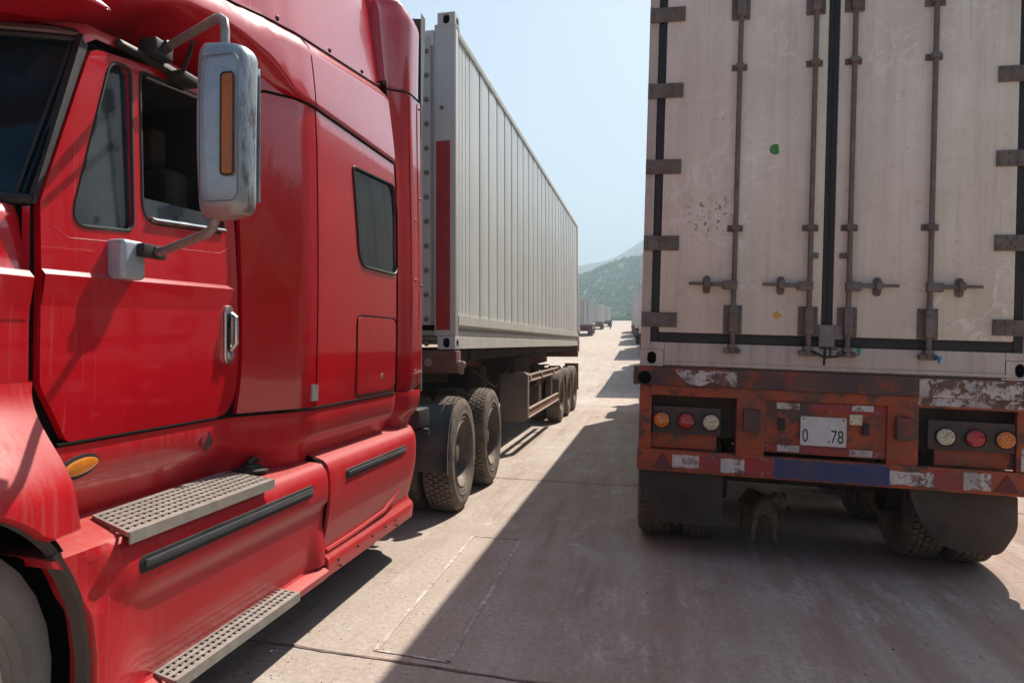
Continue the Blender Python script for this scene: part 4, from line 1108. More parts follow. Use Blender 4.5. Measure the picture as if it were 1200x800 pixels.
q = MB(); q.lathe([(0, 0.016), (0.006, 0.015), (0.007, 0.0005)], 14, Matrix.Translation((bx(4.82, 1.3) + 0.003, 4.82, 1.31))); q.build('lock', 'chrome', lk)
q = MB(); q.prism(rrect(3.775, 1.265, 0.075, 0.085, 0.005, 3), 'x', bx(3.76, 1.26) - 0.01, bx(3.79, 1.26) + 0.0035); q.build('reflector_patch', simple('silver_patch', (0.33, 0.31, 0.30, 1), 0.4, 0.4), tk)
q = MB(); q.tube([(-1.672, 5.70, 1.16), (-1.672, 5.70, 3.33)], 0.009, 6); q.box(-1.71, -1.680, 5.675, 5.71, 1.16, 3.33); q.build('extender_edge', 'alu', tk)
q = MB(); q.grid([[(-1.668 - 0.012 * t_ * s_, 5.685 + 0.125 * t_ * (1 - 0.25 * s_), lerp(4.03, 3.34, s_)) for t_ in (0, .25, .5, .75, 1)] for s_ in (0, .1, .3, .5, .7, .9, 1)]); q.grid([[(-1.668 - 0.012 * s_, 5.685 + 0.125 * (1 - 0.25 * s_), lerp(4.03, 3.34, s_)), (-1.80, 5.76, lerp(4.03, 3.34, s_))] for s_ in (0, .5, 1)])
q.build('rubber_flap', 'grey_rubber', tk, smooth=60)
# front wall of the sleeper above the cab roof
q = MB(); q.grid([[(x, y, z) for x, y in ((-1.862, 3.295), (-1.90, 3.27), (-2.0, 3.24), (-2.3, 3.2), (-2.9, 3.18))] for z in (2.66, 2.72, 2.85, 2.95)]); mirror_too(q); q.build('sleeper_front', 'red', tk, smooth=50)
q = MB(); q.grid([[(bx(y, 2.70) - k * 0.0, y, z) for y in (3.285, 3.34, 3.40, 3.46, 3.52, 3.58, 3.64)] for z, k in ((2.70, 0), (2.74, 0), (2.80, 0), (2.86, 0), (2.90, 0))]); q.build('sleeper_corner', 'red', tk, smooth=50)
# cab roof
rows = []
for y in (2.30, 2.36, 2.45, 2.6, 2.8, 3.0, 3.3):
    d = 0.0 if y > 2.36 else (2.36 - y) * 0.6
    rows.append([(bx(y, 2.6) + 0.002, y, 2.60 + 0.05 * sm(2.3, 2.9, y) - d), (bx(y, 2.6) - 0.004, y, 2.625 + 0.05 * sm(2.3, 2.9, y) - d), (-1.93, y, 2.655 + 0.04 * sm(2.3, 2.9, y) - d), (-2.1, y, 2.70 - d), (-2.5, y, 2.74 - d), (-2.9, y, 2.75 - d)])
q = MB(); q.grid(rows); mirror_too(q); q.build('cab_roof', 'red_dusty', tk, smooth=60)
# windshield, its seal and the roof lip
def wsp(u, v):  # u 0 pillar..1 centre, v 0 bottom..1 top
    b = Vector((lerp(-1.905, -2.9, u), 2.075 - 0.30 * math.sin(u * PI / 2) ** 0.8, 1.985 + 0.03 * u)); t = Vector((lerp(-1.925, -2.9, u), 2.33 - 0.16 * math.sin(u * PI / 2) ** 0.8, 2.575 + 0.09 * u))
    return b.lerp(t, v)
q = MB(); q.grid([[wsp(u, v) for u in (0, .02, .05, .1, .2, .35, .5, .7, .85, 1)] for v in (0, .2, .4, .6, .8, 1)]); mirror_too(q); ws = q.build('windshield', 'glass_wind', tk, smooth=60)
us = [0, .02, .05, .1, .2, .35, .5, .7, .85, 1]
q = MB(); off = Vector((0.012, -0.012, 0))
q.tube([wsp(0, v) + off for v in (0, .25, .5, .75, 1)], 0.013, 8); q.tube([wsp(u, 1) + Vector((0, -0.01, 0.01)) for u in us], 0.015, 8); q.tube([wsp(u, 0) + Vector((0.01, -0.012, -0.01)) for u in us], 0.020, 8)
q.tube([wsp(0.035, v) + Vector((0.012, -0.016, 0)) for v in (0, .25, .5, .75, 1)], 0.006, 8)
q.build('windshield_seal', 'rubber', ws)
q = MB(); q.grid([[wsp(u, 1) + Vector((0.01, -0.004, 0.0)), wsp(u, 1) + Vector((0.01, -0.02, 0.03)), wsp(u, 1) + Vector((0, 0.01, 0.055)), wsp(u, 1) + Vector((-0.01, 0.06, 0.07))] for u in us]); mirror_too(q); q.build('roof_lip', simple('dirty_roof_lip', (0.16, 0.11, 0.10, 1), 0.8, dirt=(0.28, 0.2, 0.17, 1)), tk, smooth=60)
q = MB(); panel(q, [(2.048, 1.965), (2.068, 1.965), (2.325, 2.565), (2.30, 2.60)], [], lambda y, z: bx(y, z) - 0.004, 0.08, 0.03); q.build('pillar', 'rubber', tk)
# sun visor
rows = []
for i in range(15):
    t = i / 14; a = t * PI / 2
    X = -1.745 - 0.02 * 0 - 1.155 * (1 - math.cos(a * 0.999)) ** 1.0; Yf = 2.225 - 0.36 * math.sin(a) ** 0.9
    th = 0.004 + 0.024 * sm(0, 0.25, t); cxh = 0.02 + 0.16 * sm(0, 0.35, t)
    rows.append([(X, Yf + c * cxh, 2.640 + 0.05 * t + d * th + 0.05 * c * sm(0, .3, t)) for c, d in ((-0.5, 0), (-0.35, 0.8), (0.1, 1.1), (0.8, 1.0), (1.0, 0.2), (0.8, -0.5), (0.1, -0.9), (-0.35, -0.7), (-0.5, 0))])
q = MB(); q.grid(rows); mirror_too(q); q.build('sun_visor', 'red', tk, smooth=60)

# interior
q = MB(); q.box(-3.7, -1.97, 2.15, 3.22, 1.22, 1.30); q.box(-3.7, -1.97, 3.22, 3.26, 1.2, 2.62); q.box(-3.72, -3.70, 2.1, 3.3, 1.2, 2.65); q.box(-3.7, -1.97, 2.4, 3.25, 2.60, 2.62)
q.box(-3.7, -1.99, 2.10, 2.32, 1.5, 1.98)
q.build('cab_interior', 'interior', tk)
q = MB(); q.bbox(-2.50, -2.02, 2.70, 3.15, 1.55, 1.72, 0.05, 3); q.bbox(-2.48, -2.04, 3.02, 3.19, 1.68, 2.30, 0.05, 3); q.bbox(-2.38, -2.14, 3.05, 3.16, 2.30, 2.50, 0.04, 3); q.build('seat', 'seat', tk)
q = MB(); q.tube([(-2.3 + 0.23 * math.cos(a), 2.46 + 0.12 * math.sin(a), 1.93 + 0.19 * math.sin(a)) for a in [2 * PI * k / 24 for k in range(24)]], 0.014, 6, closed=True); q.tube([(-2.3, 2.3, 1.75), (-2.3, 2.46, 1.93)], 0.03, 8); q.build('steering_wheel', 'dark', tk)

# hood, cowl and fender
def hood_x(y, z):
    w_ = 1.87 - 0.55 * sm(1.9, -0.1, y) ** 1.0
    b = -2.9 + (2.9 - w_)
    b = -1.87 - 0.42 * (1 - sm(-0.2, 1.95, y))
    return b - max(0, z - 1.735) * 0.16 - max(0, z - 1.90) ** 2 * 3
rows = []
for i in range(22):
    y = lerp(2.030, 0.10, i / 21); zt = 2.0 - 0.42 * (1 - sm(-0.3, 2.1, y)); dz = zt - 2.0
    r_ = [(hood_x(y, 1.3), y, 1.02)]
    for z in (1.20, 1.33, 1.40, 1.5, 1.6, 1.69, 1.728): r_.append((hood_x(y, 1.6), y, z + dz * 0.6))
    r_ += [(hood_x(y, 1.6) - 0.014, y, 1.745 + dz * 0.7)]
    for z in (1.80, 1.86, 1.92): r_.append((hood_x(y, z) - 0.014, y, z + dz * 0.85))
    r_ += [(hood_x(y, 1.92) - 0.03, y, 1.955 + dz), (hood_x(y, 1.92) - 0.10, y, 1.985 + dz), (hood_x(y, 1.92) - 0.35, y, 2.01 + dz), (-2.9, y, 2.04 + dz)]
    rows.append(r_)
q = MB(); q.grid(rows); q.grid([[(hood_x(2.03, 1.6) - 0.03 * k, 2.030, z) for z in (1.02, 1.4, 1.7, 1.95)] for k in (0, 1)])
mirror_too(q); hd = q.build('hood', 'red', tk, smooth=45)
q = MB(); q.grid([rows[-1], [(lerp(p[0], -2.9, 0.06), 0.03, p[2] - 0.03) for p in rows[-1]], [(-2.9, 0.0, 1.2) for p in rows[-1]]]); mirror_too(q); q.build('hood_nose', 'red', tk, smooth=50)
wedge(1.0, 2.028, 1.724, 1.724, lambda y, z: hood_x(y, 1.6) , 0.022, 0.024).build('swage_line', 'red', hd, smooth=25)
FC = (1.50, 0.50); FR = 0.60
def arch_z(y, r=FR):
    d = r * r - (y - FC[0]) ** 2
    return FC[1] + math.sqrt(d) if d > 0 else FC[1]
rows = []
N = 34
for i in range(N + 1):
    t = i / N; y = lerp(2.045, 0.55, t)
    zb = max(arch_z(y, 0.60), 0.955 if y > 1.5 else 0.62)
    zt = 1.40
    r_ = []
    for k in range(17):
        u = k / 16; z = lerp(zt, zb, u)
        s_ = sm(1.40, 1.06, z)
        rear = sm(2.045, 1.80, y)
        X = hood_x(y, 1.3) * 0 + lerp(hood_x(y, 1.4), -1.655 - 0.03 * (1 - rear), s_) + 0.002
        yy = y + (0.0 if y < 1.9 else (y - 1.9) / 0.145 * (-0.035 * math.sin(u * PI) ))
        r_.append((X, yy, z))
    r_ += [(r_[-1][0] - 0.02, r_[-1][1], r_[-1][2] - 0.012), (r_[-1][0] - 0.10, r_[-1][1], r_[-1][2] + 0.01)]
    rows.append(r_)
q = MB(); q.grid(rows); q.grid([rows[0], [(p[0] - 0.03, p[1] + 0.012, p[2] + 0.01) for p in rows[0]], [(p[0] - 0.18, p[1] + 0.0, p[2] + 0.02) for p in rows[0]]])
mirror_split(q); q.build('fender', 'red_dusty', tk, smooth=50)
AD = [R(d) for d in range(-20, 205, 5)]
q = MB(); q.grid([[(X, FC[0] + r * math.cos(a), FC[1] + r * math.sin(a)) for X, r in ((-1.69, 0.612), (-1.695, 0.595), (-1.712, 0.588))] for a in AD]); mirror_split(q); q.build('wheel_arch_liner', simple('arch_liner', (0.05, 0.042, 0.038, 1), 0.85, dirt=(0.13, 0.10, 0.08, 1), dirt_amt=0.7), tk, smooth=50)
q = MB(); q.grid([[(X, FC[0] + r * math.cos(a), FC[1] + r * math.sin(a)) for X, r in ((-1.712, 0.588), (-1.725, 0.650), (-2.40, 0.650), (-2.42, 0.2))] for a in AD]); mirror_split(q); q.build('wheel_well', 'gap', tk, smooth=50)
q = MB(); q.box(-3.9, -1.9, 2.05, 2.07, 0.9, 1.95); q.box(-3.9, -1.95, 2.03, 2.10, 0.5, 1.3); q.build('firewall', 'gap', tk)
# bumper (in front, outside the frame)
q = MB(); q.bbox(-4.1, -1.70, -0.12, 0.25, 0.35, 0.78, 0.06, 3); q.bbox(-3.3, -2.5, -0.02, 0.08, 0.8, 1.55, 0.03); q.build('bumper', 'chrome', tk)

# skirt with steps
def skirt_profile(k):
    """k = 0 rear fairing, 1 step fairing; (x, z) from the cab outwards and down"""
    if k: return [(-2.03, 0.912), (-1.95, 0.900), (-1.80, 0.893), (-1.715, 0.888), (-1.690, 0.880), (-1.675, 0.862), (-1.660, 0.838), (-1.652, 0.80), (-1.650, 0.74), (-1.655, 0.69), (-1.668, 0.668), (-1.678, 0.64), (-1.684, 0.55), (-1.694, 0.45), (-1.704, 0.385), (-1.712, 0.352), (-1.705, 0.340), (-1.66, 0.330), (-1.645, 0.318), (-1.648, 0.29), (-1.665, 0.272), (-1.72, 0.265)]
    return [(-1.98, 1.00), (-1.86, 0.955), (-1.755, 0.915), (-1.72, 0.905), (-1.69, 0.893), (-1.668, 0.870), (-1.655, 0.83), (-1.650, 0.78), (-1.650, 0.72), (-1.652, 0.66), (-1.660, 0.60), (-1.672, 0.53), (-1.688, 0.46), (-1.700, 0.42), (-1.692, 0.395), (-1.668, 0.375), (-1.660, 0.36), (-1.660, 0.33), (-1.662, 0.31), (-1.664, 0.29), (-1.667, 0.275), (-1.70, 0.268)]
pf = skirt_profile(1); pr_ = skirt_profile(0)
def arch_cut(y, z, r=0.605):
    """front boundary of the step fairing follows the wheel arch"""
    return FC[0] + math.sqrt(max(0.0, r * r - (z - FC[1]) ** 2)) if z < 0.92 else 1.90
rows = []
N = 60
for i in range(N + 1):
    t = i / N
    r_ = []
    for (x, z) in pf:
        yf = max(arch_cut(0, z), 1.93 if z > 0.80 else 0)
        if z > 0.86: yf = 1.93 + (0.90 - z) * 0.2
        yb = 3.885
        y = lerp(yf, yb, t)
        # forward end: the band fades in, the step recess only exists along the steps
        a_ = sm(2.14, 2.42, y); X = x
        flat = -1.672
        if z < 0.70: X = lerp(flat + 0.004, x, a_ * (1 - sm(3.72, 3.84, y)) if z < 0.5 else a_)
        if z <= 0.34: X = lerp(flat, x, a_)
        if z > 0.70 and z < 0.87: X = lerp(-1.690, x, sm(2.06, 2.26, y))
        r_.append((X, y, z))
    rows.append(r_)
q = MB(); q.grid(rows)
q.grid([rows[0], [(p[0] - 0.012, p[1] - 0.006, p[2]) for p in rows[0]], [(p[0] - 0.10, p[1] + 0.0, p[2]) for p in rows[0]]])
q.grid([rows[-1], [(p[0] - 0.03, p[1] + 0.004, p[2]) for p in rows[-1]]])
mirror_split(q); q.build('step_fairing', 'red_dusty', tk, smooth=42)
q = MB(); q.grid([[(X, FC[0] + r * math.cos(a), FC[1] + r * math.sin(a)) for X, r in ((-1.685, 0.606), (-1.692, 0.588), (-1.728, 0.576), (-1.73, 0.60))] for a in [R(d) for d in range(-22, 44, 4)]]); q.build('arch_lip', simple('dusty_arch_lip', (0.09, 0.068, 0.056, 1), 0.85, dirt=(0.08, 0.06, 0.05, 1), dirt_amt=0.6), tk, smooth=50)
rows = []
for i in range(41):
    t = i / 40; y = lerp(3.915, 5.755, t); e = sm(5.40, 5.76, y)
    r_ = []
    for (x, z) in pr_:
        X = x - 0.16 * e ** 2 * (0.5 + 0.5 * sm(0.95, 0.3, z)) ; yy = y - 0.10 * sm(5.3, 5.755, y) * (1 - sm(0.25, 0.85, z)) * 0.6
        r_.append((X, yy, z))
    rows.append(r_)
q = MB(); q.grid(rows); q.grid([rows[0], [(p[0] - 0.03, p[1] - 0.004, p[2]) for p in rows[0]]]); q.grid([rows[-1], [(p[0] - 0.05, p[1] + 0.03, p[2]) for p in rows[-1]], [(p[0] - 0.5, p[1] + 0.035, p[2]) for p in rows[-1]]])
mirror_split(q); rs = q.build('tank_fairing', 'red_dusty', tk, smooth=42)
# dark gap between the two fairings
q = MB(); q.prism([(x - 0.016, z) for x, z in pr_[1:]] + [(-2.1, 0.27), (-2.1, 0.98)], 'y', 3.88, 3.92); q.build('fairing_gap', 'gap', tk)
# character crease on the tank fairing
q = MB(); q.tube([(-1.690, 3.95, 0.405), (-1.688, 4.4, 0.410), (-1.684, 4.9, 0.43), (-1.680, 5.15, 0.50), (-1.69, 5.3, 0.62)], 0.012, 6); q.build('crease', 'red_dusty', rs)
bolts('screw', [(-1.660, y, 0.335) for y in (4.05, 4.35, 4.6, 4.85, 5.05)] + [(-1.660, 4.08, 0.295), (-1.66, 5.08, 0.295)], rs, 'dark', 0.009)
def vent(y0, y1, zc, h, X, parent):
    q = MB(); q.prism(rrect((y0 + y1) / 2, zc, y1 - y0, h, h * 0.42, 6), 'x', X - 0.004, X + 0.006); v = q.build('vent_strip', 'black', parent, bevel=0.004)
    q = MB(); q.prism(rrect((y0 + y1) / 2, zc + 0.004, y1 - y0 - 0.05, h * 0.42, h * 0.2, 5), 'x', X + 0.006, X + 0.018); q.build('vent_bar', simple('vent_grey', (0.06, 0.062, 0.068, 1), 0.3), v, bevel=0.004)
vent(2.285, 3.70, 0.775, 0.062, -1.655, tk)
vent(4.13, 5.26, 0.785, 0.055, -1.654, tk)

def step_plate(c00, c01, c10, c11, nu, nv, name='step'):
    """perforated plate: corners (inner-front, outer-front, inner-rear, outer-rear); open square holes"""
    q = MB(); c00, c01, c10, c11 = map(Vector, (c00, c01, c10, c11))
    def P(u, v): return c00.lerp(c10, u).lerp(c01.lerp(c11, u), v)
    us = [0.0]; lu = 1.0 / nu
    for i in range(nu): us += [(i + 0.22) * lu, (i + 0.76) * lu]
    us.append(1.0)
    vs = [0.0]; m = 0.06
    for j in range(nv): vs += [m + (1 - 2 * m) * (j + 0.24) / nv, m + (1 - 2 * m) * (j + 0.76) / nv]
    vs.append(1.0)
    pts = [[P(u, v) for v in vs] for u in us]
    W = len(vs)
    top = [p for r in pts for p in r]; bot = [p - Vector((0, 0, 0.006)) for p in top]
    n0 = len(top); fs = []
    for i in range(len(us) - 1):
        for j in range(W - 1):
            a = i * W + j; b = a + 1; c = a + W + 1; d = a + W
            if i % 2 == 1 and j % 2 == 1:
                for e, f in ((a, b), (b, c), (c, d), (d, a)): fs.append((e, f, f + n0, e + n0))
                continue
            fs.append((a, b, c, d))
    q.add(top + bot, fs)
    o = q.build(name, 'alu', tk, smooth=0, recalc=False)
    # turned-down outer edge
    e = MB(); dz = Vector((0, 0, -0.040)); out = Vector((0.006, 0, 0))
    a, b = P(0, 1), P(1, 1)
    e.hexa([a, a + dz, b, b + dz, a + out, a + dz + out, b + out, b + dz + out])
    a, b = P(0, 0), P(0, 1); e.hexa([a, a + dz * .4, b, b + dz * .4, a + Vector((0, -.004, 0)), a + dz * .4 + Vector((0, -.004, 0)), b + Vector((0, -.004, 0)), b + dz * .4 + Vector((0, -.004, 0))])
    # raised rims of the holes
    for i in range(nu):
        for j in range(nv):
            u = (i + 0.86 + 0.15) * lu
            if u > 0.99: continue
            v = m + (1 - 2 * m) * (j + 0.5) / nv; p = P(u, v)
            e.add([p + Vector((-0.010, -0.003, 0)), p + Vector((0.010, -0.003, 0)), p + Vector((0.010, 0.003, 0)), p + Vector((-0.010, 0.003, 0)), p + Vector((0, 0, 0.003))], [(0, 1, 4), (1, 2, 4), (2, 3, 4), (3, 0, 4)])
    e.build('step_edge', 'alu', o, smooth=0)
    u_ = MB(); u_.add([P(0.01, 0.02) - Vector((0, 0, 0.02)), P(0.01, 0.97) - Vector((0, 0, 0.02)), P(0.99, 0.97) - Vector((0, 0, 0.02)), P(0.99, 0.02) - Vector((0, 0, 0.02))], [(0, 1, 2, 3)]); u_.build('step_underside', 'gap', o)
    return o
step_plate((-1.915, 2.385, 0.912), (-1.640, 2.215, 0.907), (-1.955, 3.365, 0.915), (-1.640, 3.235, 0.910), 26, 6)
step_plate((-1.745, 2.47, 0.352), (-1.600, 2.42, 0.350), (-1.770, 3.45, 0.354), (-1.600, 3.42, 0.352), 26, 4)
q = MB()
for y0, y1, z0, z1 in ((2.5, 3.4, 0.35, 0.90),):
    q.box(-2.6, -1.95, 2.2, 3.8, 0.35, 0.85)
q.bbox(-2.75, -1.98, 3.95, 5.6, 0.32, 0.90, 0.12, 4)
q.build('fuel_tank', 'chassis_dark', tk)
# small things on the sill
q = MB(); q.prism([(0.085 * math.cos(a), 0.026 * math.sin(a)) for a in [2 * PI * k / 20 for k in range(20)]], 'x', 0, 0.02)
for v in q.v: v.rotate(Matrix.Rotation(R(8), 3, 'X')); v += Vector((-1.888, 2.275, 1.100))
tl = q.build('turn_lamp', simple('turn_lens', (0.62, 0.20, 0.01, 1), 0.25, coat=0.4, dirt=(0.3, 0.12, 0.02, 1), dirt_amt=0.6, nscale=15), tk, bevel=0.006)
q = MB(); q.prism([(0.100 * math.cos(a), 0.038 * math.sin(a)) for a in [2 * PI * k / 20 for k in range(20)]], 'x', -0.004, 0.008)
for v in q.v: v.rotate(Matrix.Rotation(R(8), 3, 'X')); v += Vector((-1.888, 2.275, 1.100))
q.build('lamp_bezel', 'dark', tl)
q = MB(); q.prism([(3.04, 1.095), (3.075, 1.135), (3.10, 1.09), (3.065, 1.05)], 'x', -1.89, -1.868); q.build('emblem', 'chrome', tk)
q = MB(); T = Matrix.Translation((-1.86, 3.43, 0.905)) @ Matrix.Rotation(R(-90), 4, 'Y'); q.lathe([(0, 0.085), (0.012, 0.085), (0.018, 0.07), (0.016, 0.045), (0.035, 0.04), (0.040, 0.02), (0.040, 0.0005)], 24, T); q.tube([(-1.86, 3.40, 0.945), (-1.85, 3.44, 0.965), (-1.84, 3.47, 0.955)], 0.012, 6); q.build('filler_cap', 'dark', tk)

# mirror
mo = (-1.365, 2.355, 2.23)
q = MB()
rows = []
for i in range(33):
    v = i / 32; v = 0.5 - 0.5 * math.cos(v * PI); z = lerp(-0.282, 0.282, v)
    e = 1.0 - 0.16 * (1 - min(1, min(v, 1 - v) / 0.075)) ** 2.2
    hw = 0.098 * e * (0.96 + 0.04 * math.sin(v * PI)) * (1.0 - 0.03 * (1 - v)); hd_ = 0.070 * e * (1 - 0.10 * (1 - v))
    ring = []
    for k in range(36):
        a = 2 * PI * k / 36; c_, s_ = math.cos(a), math.sin(a)
        p_ = 3.0
        ring.append((mo[0] + hw * math.copysign(abs(c_) ** (2 / p_), c_), mo[1] + hd_ * math.copysign(abs(s_) ** (2 / p_), s_) - 0.012 * math.sin(v * PI), mo[2] + z + 0.012 * c_ * (-1 if v > .5 else 0.3)))
    rows.append(ring + [ring[0]])
q.grid(rows)
for rr, s_ in ((rows[0], 1), (rows[-1], -1)):
    cpt = Vector(mo) + Vector((0, 0, -0.297 * s_))
    q.grid([rr, [tuple(Vector(p).lerp(cpt, 0.25)) for p in rr], [tuple(Vector(p).lerp(cpt, 0.6) + Vector((0, 0, -0.004 * s_))) for p in rr], [tuple(cpt) for p in rr]])
q.v = [v - Vector(mo) for v in q.v]
mh = q.build('mirror', 'housing', tk, origin=(0, 0, 0), smooth=60); mh.location = Vector(mo) - Vector(TO); mh['_org'] = mo
q = MB(); q.prism(rrect(-1.323, 2.235, 0.042, 0.33, 0.012, 4), 'y', 2.270, 2.300); ml = q.build('marker_lamp', 'amber_dull', mh, bevel=0.004)
q = MB(); q.tube([(p[0], 2.2715, p[1]) for p in rrect(-1.323, 2.235, 0.046, 0.334, 0.013, 4)], 0.0035, 5, closed=True); q.build('lamp_rim', 'dark', ml)
q = MB()
for k in range(36): q.box(-1.341, -1.305, 2.2685, 2.2702, 2.085 + k * 0.0085, 2.085 + k * 0.0085 + 0.004)
q.build('lens_rib', 'amber_dull', ml)
q = MB(); lp_ = rrect(-1.356, 2.225, 0.140, 0.48, 0.03, 5); q.tube([(p[0], 2.2715 + 0.006 * abs((p[1] - 2.225) / 0.25) ** 3, p[1]) for p in lp_], 0.0022, 5, closed=True); q.build('shell_line', simple('shell_seam', (0.12, 0.14, 0.16, 1), 0.6), mh)
q = MB(); q.box(-1.445, -1.285, 2.424, 2.428, 2.0, 2.46); q.build('mirror_glass', 'chrome', mh)
q = MB()
q.tube([(-1.84, 2.69, 2.675), (-1.80, 2.665, 2.682), (-1.60, 2.53, 2.668), (-1.47, 2.43, 2.652), (-1.43, 2.405, 2.645), (-1.405, 2.39, 2.625), (-1.398, 2.385, 2.59), (-1.398, 2.385, 2.50)], 0.0165, 12); q.build('mirror_arm', 'tube', tk)
q = MB(); q.tube([(-1.80, 2.55, 1.858), (-1.72, 2.52, 1.862), (-1.52, 2.415, 1.888), (-1.46, 2.385, 1.898), (-1.43, 2.37, 1.915), (-1.418, 2.365, 1.945), (-1.418, 2.365, 2.0)], 0.0165, 12); q.build('mirror_arm', 'tube', tk)
q = MB(); q.tube([(-1.82, 2.78, 2.62), (-1.66, 2.60, 2.655)], 0.010, 8); q.build('mirror_strut', 'black', tk)
q = MB(); q.bbox(-1.885, -1.80, 2.395, 2.525, 1.752, 1.895, 0.022, 4); lb = q.build('mirror_bracket', simple('bracket_metal', (0.40, 0.47, 0.53, 1), 0.3, 0.25, dirt=(0.25, 0.2, 0.17, 1), dirt_amt=0.35), tk)
q = MB(); q.bbox(-1.80, -1.765, 2.46, 2.60, 1.835, 1.885, 0.008, 2); q.bbox(-1.83, -1.76, 2.52, 2.56, 1.84, 1.882, 0.008, 2); q.build('clamp', 'rubber', lb)
q = MB(); q.hexa([(-1.90, 2.46, 2.612), (-1.90, 2.46, 2.640), (-1.90, 2.86, 2.612), (-1.90, 2.86, 2.650), (-1.865, 2.47, 2.622), (-1.875, 2.46, 2.640), (-1.850, 2.84, 2.615), (-1.865, 2.84, 2.648)])
q.bbox(-1.90, -1.82, 2.60, 2.72, 2.63, 2.70, 0.012, 2); q.bbox(-1.89, -1.805, 2.76, 2.90, 2.585, 2.625, 0.012, 2); q.tube([(-1.87, 2.66, 2.66), (-1.80, 2.665, 2.682)], 0.024, 8)
q.build('mirror_bracket', 'black', tk, bevel=0.004)

# wheels and running gear
wheel(tk, (-1.90, FC[0] + 0.045, 0.515), 1, 0.515, 0.28, False, False, 'rim_bright', rot=0.3)
fwh = [c for c in tk.children if c.name.startswith('wheel') and not c.name.startswith('wheel_')][-1]
ft = fwh.children[0]; ft.data = ft.data.copy(); ft.data.materials[0] = simple('dusty_sidewall', (0.17, 0.155, 0.14, 1), 0.6, dirt=(0.09, 0.075, 0.065, 1), dirt_amt=0.6, nscale=5)
wheel(tk, (-3.865, FC[0], 0.515), -1, 0.515, 0.28, False, False, 'rim_bright')
for k, y in enumerate((7.03, 8.42)):
    wheel(tk, (-1.785, y, 0.515), 1, 0.52, 0.28, True, True, rot=0.5 * k)
    wheel(tk, (-2.115, y, 0.515), -1, 0.52, 0.28, True, True, rot=0.5 * k)
    wheel(tk, (-3.69, y, 0.515), -1, 0.52, 0.28, True, False); wheel(tk, (-4.01, y, 0.515), -1, 0.52, 0.28, True, False)
    q = MB(); q.tube([(-3.7, y, 0.515), (-2.1, y, 0.515)], 0.07, 12); q.lathe([(-3.05, 0.02), (-3.0, 0.22), (-2.8, 0.22), (-2.75, 0.02)], 20, Matrix.Translation((0, y, 0.515))); q.build('axle', 'chassis_dark', tk)
q = MB()
for s in (-1, 1): q.box(-2.9 + s * 0.43 - 0.04, -2.9 + s * 0.43 + 0.04, 0.6, 9.2, 0.75, 1.02)
for y in (5.9, 6.4, 7.7, 9.1): q.box(-3.3, -2.5, y, y + 0.12, 0.78, 1.0)
q.build('frame_rail', 'chassis_dark', tk)
q = MB(); q.prism([(-2.45, 6.9), (-2.5, 8.2), (-2.9, 8.0), (-3.3, 8.2), (-3.35, 6.9), (-2.9, 6.7)], 'z', 1.04, 1.12); q.build('fifth_wheel', 'chassis_dark', tk)
q = MB(); q.bbox(-3.3, -2.0, 5.80, 6.45, 1.02, 1.06, 0.01); q.bbox(-2.35, -1.78, 6.02, 6.34, 0.84, 0.99, 0.02); q.tube([(-2.35, 6.2, 0.80), (-1.75, 6.2, 0.80)], 0.03, 8); q.build('catwalk', 'dark', tk)
# quarter fender ahead of the drive wheel
q = MB(); rows = []
for a in [R(d) for d in range(128, 192, 6)]:
    rows.append([(X, 7.03 + (0.60 + dr_) * math.cos(a), 0.515 + (0.60 + dr_) * math.sin(a)) for X, dr_ in ((-2.30, 0.0), (-1.72, 0.0), (-1.66, 0.01), (-1.640, 0.035), (-1.636, 0.075))])
q.grid(rows); q.grid([[(p[0], p[1] - 0.006, p[2]) for p in r] for r in rows]); q.build('quarter_fender', simple('fender_plastic', (0.05, 0.055, 0.06, 1), 0.42, dirt=(0.17, 0.14, 0.12, 1), dirt_amt=0.6), tk, smooth=60)
q = MB(); q.tube([(-2.5, 6.0, 1.15), (-2.4, 6.2, 1.3), (-2.6, 6.5, 1.2), (-2.8, 6.8, 1.3)], 0.02, 8); q.tube([(-2.7, 6.0, 1.3), (-2.5, 6.3, 1.15), (-2.7, 6.6, 1.15), (-2.8, 6.8, 1.3)], 0.016, 8); q.build('air_hose', 'black', tk)
q = MB(); q.bbox(-3.7, -2.15, 5.72, 6.38, 0.45, 1.0, 0.04); q.bbox(-3.6, -2.25, 6.6, 8.9, 0.55, 0.9, 0.04); q.bbox(-3.3, -2.5, 5.75, 6.1, 1.06, 1.5, 0.03); q.build('air_tank', 'chassis_dark', tk)
# back of the sleeper
q = MB(); q.box(-3.95, -1.85, 5.08, 5.15, 2.7, 3.9); q.build('fairing_wall', 'red', tk)
q = MB(); q.box(-4.05, -1.76, 5.56, 5.60, 1.0, 3.90); q.build('sleeper_back', 'dark', tk)

# ------------------------------------------------------------------ grey container on the left (world coordinates)
Y0, Y1, ZB, ZT, XS = 6.80, 19.25, 1.468, 4.40, -1.68
co = thing('shipping_container', 'long light grey ribbed container with a red stripe on its front corner post', 'container', (-2.9, 13.0, ZB))
prof = []
lines = [6.93, 7.02, 7.14, 7.28, 7.44] + [7.44 + 0.481 * k for k in range(1, 25)]
yl = 6.86
prof.append((XS - 0.012, yl))
for i, y in enumerate(lines):
    a = prof[-1][1]; md = (a + y) / 2
    rn = ((i * 37) % 7 - 3) * 0.0009
    if i > 4: prof += [(XS - 0.012 + 0.003 + rn, a + 0.03), (XS - 0.012 + 0.004 - rn, md)]
    sw_ = 0.014 if i < 5 else 0.027; prof += [(XS - 0.012, y - sw_), (XS - 0.036, y - sw_ + 0.003), (XS - 0.036, y + sw_ - 0.003), (XS - 0.012, y + sw_)]
prof.append((XS - 0.012, Y1 - 0.10))
